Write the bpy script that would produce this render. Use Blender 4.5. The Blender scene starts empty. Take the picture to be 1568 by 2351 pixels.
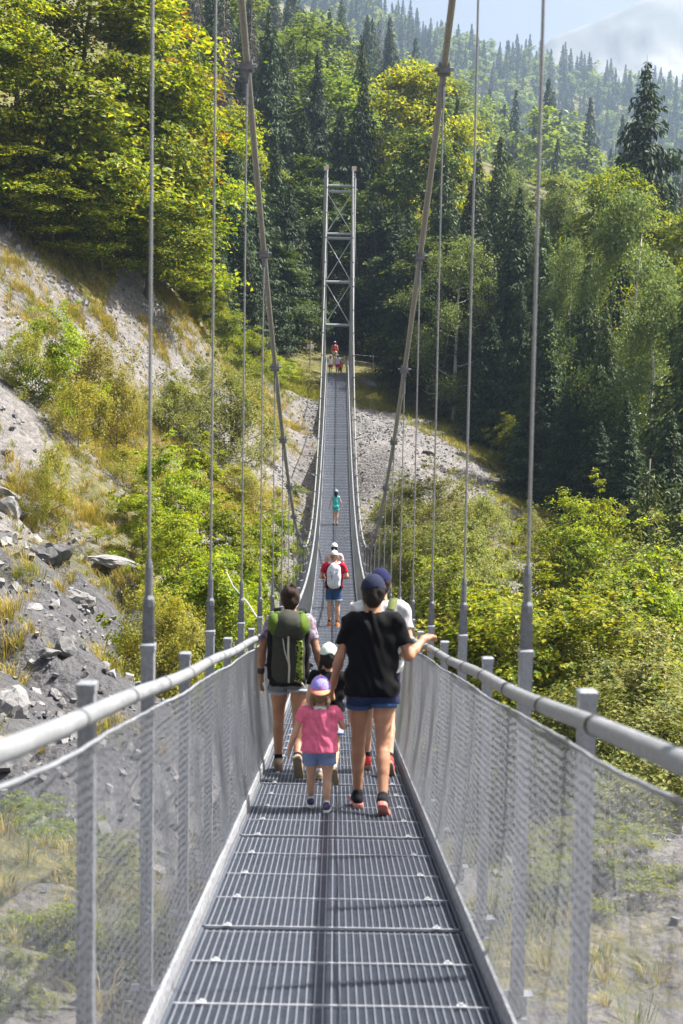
import bpy, bmesh, math, random
import numpy as np
from mathutils import Vector, Matrix

sc = bpy.context.scene
COL = sc.collection
RAD = math.radians
rng = np.random.default_rng(7)
random.seed(7)

# ------------------------------------------------------------------ camera
FPX, CX, CY = 3264.0, 784.0, 1175.0          # focal length and centre for a 1568 x 2350 picture
PITCH, YAW, ROLL = math.atan(235 / FPX), math.atan(10 / FPX), RAD(0.97)
fwd = Vector((math.sin(YAW) * math.cos(PITCH), math.cos(YAW) * math.cos(PITCH), -math.sin(PITCH)))
right0 = Vector((math.cos(YAW), -math.sin(YAW), 0))
up0 = right0.cross(fwd)
RIGHT = right0 * math.cos(ROLL) + up0 * math.sin(ROLL)
UP = up0 * math.cos(ROLL) - right0 * math.sin(ROLL)
cam_data = bpy.data.cameras.new('camera')
cam = bpy.data.objects.new('camera', cam_data)
COL.objects.link(cam)
m = Matrix.Identity(4)
for i in range(3):
    m[i][0], m[i][1], m[i][2] = RIGHT[i], UP[i], -fwd[i]
cam.matrix_world = m
cam_data.sensor_fit = 'VERTICAL'
cam_data.sensor_height = 36.0
cam_data.sensor_width = 24.0
cam_data.lens = 50.0
cam_data.clip_start = 0.1
cam_data.clip_end = 6000
cam_data.dof.use_dof = True
cam_data.dof.focus_distance = 42.0
cam_data.dof.aperture_fstop = 4.5
sc.camera = cam

# ------------------------------------------------------------------ sky, sun, exposure
SUN_EL, SUN_AZ = RAD(57), RAD(14)             # azimuth measured from +X towards +Y
sun_dir = Vector((math.cos(SUN_EL) * math.cos(SUN_AZ), math.cos(SUN_EL) * math.sin(SUN_AZ), math.sin(SUN_EL)))
world = bpy.data.worlds.new('World')
sc.world = world
world.use_nodes = True
wn = world.node_tree
wn.nodes.clear()
wo = wn.nodes.new('ShaderNodeOutputWorld')
bg = wn.nodes.new('ShaderNodeBackground')
sky = wn.nodes.new('ShaderNodeTexSky')
sky.sky_type = 'NISHITA'
sky.sun_disc = False
sky.sun_elevation = SUN_EL
sky.sun_rotation = math.pi / 2 - SUN_AZ
sky.air_density = 1.0
sky.dust_density = 10.0
sky.ozone_density = 1.0
bg.inputs['Strength'].default_value = 0.060
wn.links.new(sky.outputs[0], bg.inputs[0])
wn.links.new(bg.outputs[0], wo.inputs[0])
sun_l = bpy.data.lights.new('sun', 'SUN')
sun_l.energy = 5.0
sun_l.angle = RAD(0.53)
sun_l.color = (1.0, 0.96, 0.90)
sun = bpy.data.objects.new('sun', sun_l)
COL.objects.link(sun)
sun.rotation_euler = sun_dir.to_track_quat('Z', 'Y').to_euler()
sun.location = (40, 10, 80)
sc.view_settings.view_transform = 'Standard'
sc.view_settings.look = 'None'
sc.view_settings.gamma = 1.0
sc.view_settings.exposure = 1.65
sc.view_settings.use_curve_mapping = False
sc.cycles.use_denoising = True
sc.cycles.max_bounces = 6
sc.cycles.diffuse_bounces = 3
sc.cycles.transmission_bounces = 4
sc.cycles.volume_bounces = 0
sc.cycles.use_adaptive_sampling = True
sc.cycles.adaptive_threshold = 0.02


def at(px, py, Y):
    """world point seen at pixel (px, py) of the 1568-wide picture at distance Y along the bridge"""
    d = fwd + RIGHT * ((px - CX) / FPX) + UP * ((CY - py) / FPX)
    return Vector((d.x * Y / d.y, Y, d.z * Y / d.y))


def proj(p):
    p = Vector(p)
    z = p.dot(fwd)
    return CX + FPX * p.dot(RIGHT) / z, CY - FPX * p.dot(UP) / z


# ------------------------------------------------------------------ helpers
def unit(v):
    return v / (np.linalg.norm(v, axis=-1, keepdims=True) + 1e-9)


def mesh_np(name, verts, faces, mats=(), smooth=False, mat_idx=None):
    """verts (N,3); faces (M,k) array, or a list of such arrays"""
    me = bpy.data.meshes.new(name)
    if not isinstance(faces, (list, tuple)):
        faces = [faces]
    faces = [np.asarray(f, dtype=np.int32) for f in faces if len(f)]
    verts = np.asarray(verts, dtype=np.float32)
    me.vertices.add(len(verts))
    me.vertices.foreach_set('co', verts.ravel())
    loops = np.concatenate([f.ravel() for f in faces])
    tot = np.concatenate([np.full(len(f), f.shape[1], dtype=np.int32) for f in faces])
    start = np.concatenate([[0], np.cumsum(tot)[:-1]]).astype(np.int32)
    me.loops.add(len(loops))
    me.loops.foreach_set('vertex_index', loops)
    me.polygons.add(len(tot))
    me.polygons.foreach_set('loop_start', start)
    me.polygons.foreach_set('loop_total', tot)
    for mm in mats:
        me.materials.append(mm)
    if mat_idx is not None:
        me.polygons.foreach_set('material_index', np.asarray(mat_idx, dtype=np.int32))
    me.polygons.foreach_set('use_smooth', np.full(len(tot), bool(smooth)))
    me.update(calc_edges=True)
    me.validate()
    return me


def link(name, me, parent=None, loc=None, rot=None, scale=None, label=None, cat=None, group=None, kind=None):
    o = bpy.data.objects.new(name, me)
    COL.objects.link(o)
    if parent is not None:
        o.parent = parent
    if loc is not None:
        o.location = loc
    if rot is not None:
        o.rotation_euler = rot
    if scale is not None:
        o.scale = scale if hasattr(scale, '__len__') else (scale,) * 3
    tag(o, label, cat, group, kind)
    return o


def tag(o, label=None, cat=None, group=None, kind=None):
    if label: o['label'] = label
    if cat: o['category'] = cat
    if group: o['group'] = group
    if kind: o['kind'] = kind
    return o


def empty(name, loc, label=None, cat=None, group=None, kind=None, rz=0.0):
    o = bpy.data.objects.new(name, None)
    COL.objects.link(o)
    o.empty_display_size = 0.2
    o.location = loc
    o.rotation_euler = (0, 0, rz)
    return tag(o, label, cat, group, kind)


class MB:
    """collects polygons of several shapes into one mesh"""
    def __init__(self):
        self.v, self.f, self.mi, self.n = [], {}, {}, 0

    def add(self, v, f, mi=0):
        v = np.asarray(v, float).reshape(-1, 3)
        f = np.asarray(f, int)
        self.v.append(v)
        self.f.setdefault(f.shape[1], []).append(f + self.n)
        self.mi.setdefault(f.shape[1], []).append(np.full(len(f), mi))
        self.n += len(v)

    def box(self, c, s, R=None, mi=0, top=1.0):
        x, y, z = np.asarray(s, float) / 2
        v = np.array([(-x, -y, -z), (x, -y, -z), (x, y, -z), (-x, y, -z), (-x * top, -y * top, z), (x * top, -y * top, z), (x * top, y * top, z), (-x * top, y * top, z)])
        if R is not None:
            v = v @ np.asarray(R, float).T
        self.add(v + np.asarray(c, float), [(0, 3, 2, 1), (4, 5, 6, 7), (0, 1, 5, 4), (1, 2, 6, 5), (2, 3, 7, 6), (3, 0, 4, 7)], mi)

    def tube(self, pts, r, n=8, mi=0, caps=True):
        v, f, cf = tube_np(pts, r, n, caps)
        k = self.n
        self.add(v, f, mi)
        if caps:
            self.f.setdefault(n, []).extend([np.asarray(c)[None] + k for c in cf])
            self.mi.setdefault(n, []).extend([np.array([mi])] * 2)

    def mesh(self, name, mats=(), smooth=False):
        ks = list(self.f)
        return mesh_np(name, np.concatenate(self.v), [np.concatenate(self.f[k]) for k in ks], mats, smooth,
                       np.concatenate([np.concatenate(self.mi[k]) for k in ks]))


def tube_np(pts, r, n=8, caps=True):
    pts = np.asarray(pts, float)
    r = np.broadcast_to(np.asarray(r, float), (len(pts),))
    t = np.gradient(pts, axis=0)
    t /= np.linalg.norm(t, axis=1, keepdims=True) + 1e-12
    ref = np.array([0, 0, 1.0]) if abs(t[:, 2]).mean() < 0.9 else np.array([1.0, 0, 0])
    a = np.cross(t, ref)
    a /= np.linalg.norm(a, axis=1, keepdims=True) + 1e-12
    b = np.cross(a, t)
    th = np.arange(n) * 2 * np.pi / n
    v = pts[:, None] + r[:, None, None] * (a[:, None] * np.cos(th)[None, :, None] + b[:, None] * np.sin(th)[None, :, None])
    m_ = len(pts)
    i, j = np.meshgrid(np.arange(m_ - 1), np.arange(n), indexing='ij')
    k = (j + 1) % n
    f = np.stack([i * n + j, (i + 1) * n + j, (i + 1) * n + k, i * n + k], -1).reshape(-1, 4)
    cf = [np.arange(n), np.arange(n)[::-1] + (m_ - 1) * n]
    return v.reshape(-1, 3), f, cf


_perm = np.random.default_rng(3).random((256, 256))


def vnoise(x, y):
    xi, yi = np.floor(x).astype(int), np.floor(y).astype(int)
    fx, fy = x - xi, y - yi
    fx, fy = fx * fx * (3 - 2 * fx), fy * fy * (3 - 2 * fy)
    g = lambda a, b: _perm[a & 255, b & 255]
    return (g(xi, yi) * (1 - fx) + g(xi + 1, yi) * fx) * (1 - fy) + (g(xi, yi + 1) * (1 - fx) + g(xi + 1, yi + 1) * fx) * fy - 0.5


def fbm(x, y, o=4):
    s, a = 0, 1.0
    for k in range(o):
        s = s + a * vnoise(x * 2 ** k + 17.3 * k, y * 2 ** k + 9.1 * k)
        a *= 0.5
    return s


# ------------------------------------------------------------------ materials
class NT:
    def __init__(self, name):
        self.m = bpy.data.materials.new(name)
        self.m.use_nodes = True
        self.t = self.m.node_tree
        self.t.nodes.clear()
        self.out = self.n('ShaderNodeOutputMaterial')

    def n(self, typ, **kw):
        nd = self.t.nodes.new(typ)
        for k, v in kw.items():
            if k.startswith('i_'):
                key = k[2:]
                nd.inputs[int(key) if key.isdigit() else key].default_value = v
            else:
                setattr(nd, k, v)
        return nd

    def l(self, a, b):
        self.t.links.new(a, b)

    def noise(self, scale, detail=4, rough=0.55, vec=None):
        nd = self.n('ShaderNodeTexNoise')
        nd.inputs['Scale'].default_value = scale
        nd.inputs['Detail'].default_value = detail
        nd.inputs['Roughness'].default_value = rough
        if vec is not None:
            self.l(vec, nd.inputs['Vector'])
        return nd.outputs['Fac']

    def ramp(self, fac, stops):
        nd = self.n('ShaderNodeValToRGB')
        el = nd.color_ramp.elements
        while len(el) < len(stops):
            el.new(0.5)
        for e, (p, c) in zip(el, stops):
            e.position = p
            e.color = (*c, 1) if len(c) == 3 else c
        self.l(fac, nd.inputs[0])
        return nd.outputs[0]

    def mix(self, fac, a, b, blend='MIX'):
        nd = self.n('ShaderNodeMix', data_type='RGBA', blend_type=blend)
        for s, v in ((nd.inputs[0], fac), (nd.inputs[6], a), (nd.inputs[7], b)):
            if hasattr(v, 'links'):
                self.l(v, s)
            else:
                s.default_value = v if not hasattr(v, '__len__') else (*v, 1)[:4]
        return nd.outputs[2]

    def math(self, op, a, b=0.0):
        nd = self.n('ShaderNodeMath', operation=op)
        for s, v in ((nd.inputs[0], a), (nd.inputs[1], b)):
            if hasattr(v, 'links'):
                self.l(v, s)
            else:
                s.default_value = v
        return nd.outputs[0]


def simple_mat(name, col, rough=0.6, metal=0.0, var=0.15, scale=20.0, bump=0.0, spec=0.5, coord='Object'):
    t = NT(name)
    tc = t.n('ShaderNodeTexCoord')
    v = tc.outputs[coord]
    p = t.n('ShaderNodeBsdfPrincipled')
    nz = t.noise(scale, 5, 0.6, v)
    lo = tuple(c * (1 - var) for c in col)
    hi = tuple(min(1, c * (1 + var)) for c in col)
    t.l(t.ramp(nz, [(0.3, lo), (0.7, hi)]), p.inputs['Base Color'])
    p.inputs['Roughness'].default_value = rough
    p.inputs['Metallic'].default_value = metal
    p.inputs['Specular IOR Level'].default_value = spec
    if bump:
        b = t.n('ShaderNodeBump', i_Strength=bump, i_Distance=0.02)
        t.l(t.noise(scale * 3, 4, 0.6, v), b.inputs['Height'])
        t.l(b.outputs[0], p.inputs['Normal'])
    t.l(p.outputs[0], t.out.inputs[0])
    return t.m


def steel_mat(name, col, rough, metal, streak=.5):
    """galvanised steel: zinc spangle, faint vertical runs, dull patches"""
    t = NT(name)
    tc = t.n('ShaderNodeTexCoord'); P = tc.outputs['Object']
    p = t.n('ShaderNodeBsdfPrincipled')
    vor = t.n('ShaderNodeTexVoronoi'); vor.inputs['Scale'].default_value = 90; t.l(P, vor.inputs['Vector'])
    bw = t.n('ShaderNodeRGBToBW'); t.l(vor.outputs['Color'], bw.inputs[0])
    mp = t.n('ShaderNodeMapping'); mp.inputs['Scale'].default_value = (28, 28, 1.4); t.l(P, mp.inputs[0])
    st = t.noise(1.0, 4, .6, mp.outputs[0])
    big = t.noise(5, 5, .65, P)
    c = t.ramp(bw.outputs[0], [(.1, tuple(q * .84 for q in col)), (.9, tuple(q * 1.14 for q in col))])
    c = t.mix(t.ramp(st, [(.5, (0, 0, 0)), (.75, (streak,) * 3)]), c, tuple(q * .55 for q in col))
    c = t.mix(t.ramp(big, [(.52, (0, 0, 0)), (.7, (.45,) * 3)]), c, tuple(min(1, q * 1.35) for q in col))
    t.l(c, p.inputs['Base Color'])
    p.inputs['Metallic'].default_value = metal
    t.l(t.ramp(big, [(.3, (rough - .1,) * 3), (.7, (rough + .15,) * 3)]), p.inputs['Roughness'])
    b = t.n('ShaderNodeBump', i_Strength=.12, i_Distance=.004); t.l(big, b.inputs['Height']); t.l(b.outputs[0], p.inputs['Normal'])
    t.l(p.outputs[0], t.out.inputs[0])
    return t.m


def leaf_mat(name, cols, trans=0.35, rough=0.5, objvar=0.25):
    """cols: dark .. light leaf colours, picked per leaf; each tree shifts a little"""
    t = NT(name)
    g = t.n('ShaderNodeNewGeometry')
    oi = t.n('ShaderNodeObjectInfo')
    n = len(cols)
    c = t.ramp(g.outputs['Random Per Island'], [(i / max(1, n - 1), cc) for i, cc in enumerate(cols)])
    hv = t.n('ShaderNodeHueSaturation')
    mr = t.n('ShaderNodeMapRange', i_3=1 - objvar, i_4=1 + objvar)
    t.l(oi.outputs['Random'], mr.inputs[0])
    t.l(mr.outputs[0], hv.inputs['Value'])
    mh = t.n('ShaderNodeMapRange', i_3=0.5 - objvar * 0.06, i_4=0.5 + objvar * 0.06)
    r2 = t.math('FRACT', t.math('MULTIPLY', oi.outputs['Random'], 7.31))
    t.l(r2, mh.inputs[0])
    t.l(mh.outputs[0], hv.inputs['Hue'])
    t.l(c, hv.inputs['Color'])
    p = t.n('ShaderNodeBsdfPrincipled')
    t.l(hv.outputs[0], p.inputs['Base Color'])
    p.inputs['Roughness'].default_value = rough
    p.inputs['Specular IOR Level'].default_value = 0.18
    tr = t.n('ShaderNodeBsdfTranslucent')
    t.l(t.mix(1.0, hv.outputs[0], (1.35, 1.25, 0.55), 'MULTIPLY'), tr.inputs[0])
    mx = t.n('ShaderNodeMixShader', i_0=trans)
    t.l(p.outputs[0], mx.inputs[1])
    t.l(tr.outputs[0], mx.inputs[2])
    t.l(mx.outputs[0], t.out.inputs[0])
    return t.m


M = {}
M['galv'] = steel_mat('galvanised_steel', (0.25, 0.265, 0.29), 0.48, 0.35)
M['galv_dark'] = steel_mat('weathered_steel', (0.15, 0.16, 0.178), 0.5, 0.4)
M['grate'] = simple_mat('grating_bar', (0.085, 0.10, 0.13), 0.5, 0.35, 0.15, 14)
M['grate_cross'] = simple_mat('grating_cross_bar', (0.33, 0.345, 0.375), 0.45, 0.3, 0.2, 14)
M['grate_long'] = simple_mat('grating_rib', (0.19, 0.205, 0.24), 0.45, 0.3, 0.15, 14)
M['galv_bright'] = simple_mat('bright_zinc', (0.5, 0.515, 0.54), 0.42, 0.25, 0.1, 30)
M['rail'] = steel_mat('rail_tube_grey', (0.235, 0.245, 0.26), 0.45, 0.25, .3)
M['cable'] = simple_mat('main_cable_strand', (0.20, 0.20, 0.19), 0.5, 0.3, 0.18, 40, 0.2)
M['rod'] = simple_mat('hanger_rod_steel', (0.25, 0.255, 0.26), 0.42, 0.5, 0.15, 30)
M['net'] = simple_mat('net_wire', (0.36, 0.375, 0.40), 0.38, 0.35, 0.15, 8)
M['toe'] = simple_mat('speckled_toe_board', (0.27, 0.28, 0.30), 0.6, 0.2, 0.55, 45, 0.5)
M['tower'] = simple_mat('tower_paint_grey', (0.26, 0.275, 0.30), 0.5, 0.2, 0.15, 3, 0.05)
M['rubber'] = simple_mat('black_rubber', (0.02, 0.02, 0.022), 0.7, 0, 0.2, 30)
M['beige'] = simple_mat('beige_cap', (0.62, 0.52, 0.45), 0.7, 0, 0.1, 20)
M['wood'] = simple_mat('pale_wood', (0.34, 0.27, 0.19), 0.8, 0, 0.3, 12, 0.2)
M['white'] = simple_mat('white_paint', (0.7, 0.71, 0.72), 0.6, 0, 0.06, 10)

# ------------------------------------------------------------------ terrain
_ctrl = []
for px, py, Y in [(0, 1640, 22), (0, 1200, 38), (0, 800, 52), (0, 505, 62), (300, 1600, 25), (300, 1330, 38), (300, 900, 58), (300, 610, 70),
                  (150, 1420, 30), (150, 1000, 46), (150, 640, 62), (450, 1020, 62), (440, 720, 78), (600, 1180, 60), (600, 930, 80), (600, 815, 92),
                  (690, 1010, 76), (700, 890, 91), (640, 1080, 69),
                  (900, 1000, 80), (850, 905, 92), (1000, 985, 85), (1000, 1075, 74), (1150, 1150, 69), (1200, 1290, 61), (1290, 1370, 56), (860, 1050, 73),
                  (1300, 1985, 16), (1450, 2200, 12), (100, 1950, 16), (100, 2250, 11.5), (330, 1800, 20)]:
    p = at(px, py, Y)
    _ctrl.append((p.x, p.y, p.z))
_ctrl += [(0, 95, 1.95), (0, 92, 1.5), (0, 88, .4), (0, 82, -1.6), (0, 72, -4.3), (0, 60, -7.2), (0, 45, -9), (0, 30, -9), (0, 20, -7.6), (0, 10, -5), (0, 0, -3.2), (0, -15, -1),
          (-2.5, 35, -7.6), (3.5, 50, -8.4), (4, 35, -8.6), (6, 25, -8.2), (9, 40, -10.5), (12, 55, -10), (4, 62, -6.3),
          (0, 100, 3.1), (3, 100, 2.9), (-3, 100, 3.4), (0, 110, 5), (-12, 100, 10), (-30, 90, 25), (-30, 60, 20), (-20, 30, 6), (-30, 10, 10), (-20, -20, 5), (20, -20, -6),
          (20, 20, -12), (40, 40, -20), (30, 70, -13), (50, 100, -14), (25, 100, -5), (14, 85, -4), (10, 95, -.5),
          (-40, 150, 46), (-20, 150, 30), (0, 140, 14), (20, 140, 5), (45, 140, -6), (-20, 200, 32), (-17, 250, 50), (-6, 280, 58), (5, 200, 26), (10, 260, 44),
          (14, 180, 14), (28, 200, 12), (45, 220, 14), (80, 220, 5), (150, 300, 25), (-100, 300, 95), (-60, 200, 65), (400, 300, 40),
          (-300, 100, 120), (300, 0, -30), (0, -200, 10), (-200, -200, 60), (200, -200, -20),
          (1800, 2600, 90), (-1800, 2600, 90), (0, 2600, 90), (1800, 0, 20), (-1800, 0, 120), (0, -400, 20), (1800, -400, 0), (-1800, -400, 100)]
_ctrl += [(a_ * 1.8, b_ * 1.8, c_ * 1.8) for a_, b_, c_ in      # the far ridge, a good kilometre away
          [(18, 480, 121), (3, 480, 128), (45, 500, 117), (50, 400, 64), (68, 520, 119), (120, 540, 115), (95, 540, 115), (100, 450, 72), (60, 320, 36), (220, 500, 95), (-150, 500, 170), (20, 380, 80), (-20, 400, 105), (-60, 520, 150),
           (100, 740, 60), (0, 740, 80), (300, 740, 70), (-300, 800, 150)]]
_ctrl = np.array(_ctrl)
_C = 3.0
def _phi(a, b):
    return np.sqrt(((a[:, None, :2] - b[None, :, :2]) ** 2).sum(-1) + _C * _C)
_n = len(_ctrl)
_A = np.zeros((_n + 3, _n + 3))
_A[:_n, :_n] = _phi(_ctrl, _ctrl) + np.eye(_n) * 0.0
_A[:_n, _n:] = np.c_[np.ones(_n), _ctrl[:, :2]]
_A[_n:, :_n] = _A[:_n, _n:].T
_W = np.linalg.solve(_A, np.r_[_ctrl[:, 2], 0, 0, 0])


def ground_smooth(x, y):
    sh = np.shape(x)
    p = np.c_[np.ravel(x), np.ravel(y)].astype(float)
    out = np.empty(len(p))
    for s in range(0, len(p), 20000):
        q = p[s:s + 20000]
        out[s:s + 20000] = _phi(q, _ctrl) @ _W[:_n] + _W[_n] + q @ _W[_n + 1:]
    return out.reshape(sh)


def ground(x, y):
    x, y = np.asarray(x, float), np.asarray(y, float)
    z = ground_smooth(x, y)
    near = np.clip((120 - y) / 30, 0, 1) * np.clip((60 - abs(x)) / 20, 0, 1)
    # eroded rills running down the bare lower left slope
    rill = np.clip((-1.5 - x) / 3, 0, 1) * np.clip((44 - y) / 10, 0, 1) * np.clip((y - 12) / 6, 0, 1)
    u = (y * 0.80 + x * 0.60) + 1.3 * fbm(x * .25, y * .25, 3)
    z = z - rill * (0.75 * np.maximum(0, np.sin(u * 1.25 + 2.1 * fbm(x * .12 + 5, y * .12, 2))) ** 3 + .38 * np.maximum(0, np.sin(u * 2.9 + .7)) ** 3)
    z = z + near * (0.55 * fbm(x * .22, y * .22, 3) + 0.30 * fbm(x * 1.1, y * 1.1, 3)) * np.clip(abs(x) / 2.5, .25, 1)
    far = 1 - near
    return z + far * 3.0 * fbm(x * .03, y * .03, 4)


def H(x, y):
    return float(ground(np.array([x]), np.array([y]))[0])


def veg_mask(x, y):
    """1 where turf and litter cover the ground, 0 on bare scree"""
    n = fbm(x * .16 + 3, y * .16, 3)
    left = np.clip((y - 34 + x * -.2) / 22, 0, 1) * np.clip((x + 11.5) / 4, 0, 1) * np.clip((-1.5 - x) / 2, 0, 1)
    v = left * .62 + n * .9
    v = np.where(y > 88, 0.75 + n * .5, v)
    v = np.where((x > 1) & (y > 68) & (y <= 88), -.08 + n * .75 + np.clip((x - 6) / 4, 0, 1), v)
    v = np.where((x > 1.2) & (y <= 68), 0.45 + n * .7, v)
    v = np.where((x > 1.2) & (x < 5) & (y < 24), 0.18 + n * 1.1, v)
    v = np.where((x <= 1.2) & (y < 17), 0.35 + n * .9, v)
    v = np.where((x < -10.5) & (y > 62), .75, v)
    v = np.where(y > 105, 1.0, v)
    return np.clip(v, 0, 1)


def shale_mask(x, y):
    """1 on the dark, gullied shale at the lower left"""
    n = fbm(x * .35 + 8, y * .35, 3)
    return np.clip((-1.6 - x) / 1.2, 0, 1) * np.clip((42 + x * .4 - y) / 4 + n * 1.8, 0, 1) * np.clip((y - 15) / 5, 0, 1) * np.clip((x + 9.5) / 2, .35, 1)


def axis(segs):
    out = []
    for a, b, st in segs:
        out.append(np.arange(a, b, st))
    return np.concatenate(out + [[segs[-1][1]]])


gx = axis([(-1800, -200, 100), (-200, -60, 14), (-60, -22, 3), (-22, 16, .26), (16, 60, 2.5), (60, 220, 12), (220, 500, 28), (500, 1800, 100)])
gy = axis([(-400, -40, 40), (-40, 4, 4), (4, 98, .28), (98, 140, 2), (140, 620, 9), (620, 1200, 20), (1200, 2600, 140)])
GX, GY = np.meshgrid(gx, gy, indexing='xy')
GZ = ground(GX, GY)
ny, nx = GX.shape
ii, jj = np.meshgrid(np.arange(ny - 1), np.arange(nx - 1), indexing='ij')
gf = np.stack([ii * nx + jj, ii * nx + jj + 1, (ii + 1) * nx + jj + 1, (ii + 1) * nx + jj], -1).reshape(-1, 4)

t = NT('hillside_ground')
tc = t.n('ShaderNodeTexCoord'); P = tc.outputs['Object']
att = t.n('ShaderNodeAttribute', attribute_name='turf')
mp = t.n('ShaderNodeMapping'); t.l(P, mp.inputs[0]); mp.inputs['Rotation'].default_value = (0, 0, RAD(-37)); mp.inputs['Scale'].default_value = (.35, 1.6, 1)
n1 = t.noise(.55, 6, .6, P); n2 = t.noise(6, 8, .7, P); n3 = t.noise(1.6, 6, .65, mp.outputs[0])
vor = t.n('ShaderNodeTexVoronoi', feature='F1'); vor.inputs['Scale'].default_value = 5.5; t.l(P, vor.inputs['Vector'])
vor2 = t.n('ShaderNodeTexVoronoi', feature='F1'); vor2.inputs['Scale'].default_value = 14; t.l(P, vor2.inputs['Vector'])
rock = t.ramp(n3, [(.32, (.060, .062, .070)), (.5, (.13, .125, .122)), (.68, (.20, .178, .16))])
rock = t.mix(.45, rock, t.ramp(n1, [(.3, (.09, .092, .10)), (.7, (.22, .195, .175))]))
vbw = t.n('ShaderNodeRGBToBW'); t.l(vor.outputs['Color'], vbw.inputs[0])
rock = t.mix(.6, rock, vbw.outputs[0], 'SOFT_LIGHT')
hs = t.n('ShaderNodeHueSaturation', i_Saturation=.8); t.l(rock, hs.inputs['Color'])
rock = t.mix(.5, hs.outputs[0], t.ramp(n2, [(.3, (.055, .055, .06)), (.7, (.26, .24, .225))]))
turf = t.ramp(t.noise(2.2, 7, .7, P), [(.3, (.035, .04, .012)), (.5, (.10, .095, .03)), (.72, (.22, .185, .07))])
fac = t.ramp(t.math('ADD', att.outputs['Fac'], t.math('MULTIPLY', t.math('SUBTRACT', n2, .5), 1.1)), [(.42, (0, 0, 0)), (.62, (1, 1, 1))])
sh_at = t.n('ShaderNodeAttribute', attribute_name='shale')
mp2 = t.n('ShaderNodeMapping'); t.l(P, mp2.inputs[0]); mp2.inputs['Rotation'].default_value = (0, 0, RAD(-53)); mp2.inputs['Scale'].default_value = (.5, 3.2, 1.2)
shl = t.ramp(t.noise(1.5, 8, .72, mp2.outputs[0]), [(.3, (.030, .031, .036)), (.48, (.062, .063, .070)), (.62, (.095, .095, .10)), (.75, (.17, .155, .14))])
shl = t.mix(.5, shl, t.ramp(n2, [(.3, (.028, .029, .034)), (.72, (.15, .145, .145))]))
rock = t.mix(t.ramp(t.math('ADD', sh_at.outputs['Fac'], t.math('MULTIPLY', t.math('SUBTRACT', n3, .5), .9)), [(.4, (0, 0, 0)), (.62, (1, 1, 1))]), rock, shl)
colr = t.mix(fac, rock, turf)
p = t.n('ShaderNodeBsdfPrincipled'); p.inputs['Roughness'].default_value = .92; p.inputs['Specular IOR Level'].default_value = .2
t.l(colr, p.inputs['Base Color'])
b1 = t.n('ShaderNodeBump', i_Strength=.8, i_Distance=.12)
hh = t.math('ADD', t.math('MULTIPLY', vor.outputs['Distance'], -.8), t.math('ADD', n2, t.math('MULTIPLY', vor2.outputs['Distance'], -.35)))
t.l(hh, b1.inputs['Height']); t.l(b1.outputs[0], p.inputs['Normal'])
t.l(p.outputs[0], t.out.inputs[0])
M['ground'] = t.m

gme = mesh_np('ground', np.stack([GX, GY, GZ], -1).reshape(-1, 3), gf, [M['ground']], True)
a = gme.attributes.new('turf', 'FLOAT', 'POINT')
a.data.foreach_set('value', veg_mask(GX, GY).ravel().astype(np.float32))
a = gme.attributes.new('shale', 'FLOAT', 'POINT')
a.data.foreach_set('value', shale_mask(GX, GY).ravel().astype(np.float32))
link('ground', gme, kind='structure')

# far mountain
mx_ = np.linspace(-680, 1620, 320); my_ = np.linspace(1370, 2160, 110)
MX, MY = np.meshgrid(mx_, my_)
_pk = [(1262, 84), (1300, 66), (1340, 52), (1400, 26), (1450, 6), (1500, -12), (1568, -18)]
_pw = [at(a_, b_, 1620) for a_, b_ in _pk]
crest = np.interp(MX, [-680, 0, 160] + [q.x for q in _pw] + [470, 760, 1620], [160, 250, 342] + [q.z for q in _pw] + [472, 450, 290])
prof = np.clip(1 - np.abs(MY - 1620) / np.where(MY < 1620, 414, 540), 0, 1)
MZ = 60 + (crest - 60) * prof ** .9 + 1.8 * (20 * fbm(MX * .011, MY * .011, 5) - 16 * np.abs(fbm(MX * .017 + 7, MY * .007, 4))) * np.clip(np.abs(MY - 1620) / 80, .10, 1)
nyy, nxx = MX.shape
ii, jj = np.meshgrid(np.arange(nyy - 1), np.arange(nxx - 1), indexing='ij')
mf = np.stack([ii * nxx + jj, ii * nxx + jj + 1, (ii + 1) * nxx + jj + 1, (ii + 1) * nxx + jj], -1).reshape(-1, 4)
t = NT('mountain_rock')
tc = t.n('ShaderNodeTexCoord'); P = tc.outputs['Object']
p = t.n('ShaderNodeBsdfPrincipled'); p.inputs['Roughness'].default_value = .95
c = t.ramp(t.noise(.016, 8, .65, P), [(.35, (.12, .125, .115)), (.65, (.165, .162, .158))])
t.l(c, p.inputs['Base Color']); t.l(p.outputs[0], t.out.inputs[0])
link('mountain', mesh_np('mountain', np.stack([MX, MY, MZ], -1).reshape(-1, 3), mf, [t.m], True), kind='structure')

# ------------------------------------------------------------------ suspension bridge
DECK = [-3.653455774171061e-07, 6.918590742546998e-05, -0.0015345574052821017, -0.12104453631817925, -1.6036435514528076]
def deck_z(y):
    return np.polyval(DECK, y) + .085 * np.exp(-np.maximum(np.asarray(y, float) - 2.0, 0) / 2.2)
def deck_x(y):
    return -0.17 * (np.maximum(np.asarray(y, float), 0) / 92.0) ** 2 + 0.01
def cable_z(y):
    return -3.66 + 0.0072 * (y - 41.0) ** 2
DW = 0.60            # half width of the grating
LP, LR, LC = 0.765, 0.69, 0.77   # posts, hand rail, main cable
PS, P0 = 1.41, 4.30
Y_END = 93.5
RAILH = 1.2

bridge = empty('suspension_bridge', (0, 92.5, 2.0), 'grey steel suspension footbridge with mesh sides, main cables and a far ladder tower', 'bridge')
BL = Vector(bridge.location)
def bpart(name, me, loc=(0, 0, 0), rot=None, parent=None, **k):
    """a part placed in world coordinates under the bridge"""
    if parent is None:
        return link(name, me, bridge, Vector(loc) - BL, rot, **k)
    return link(name, me, parent, loc, rot, **k)

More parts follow.
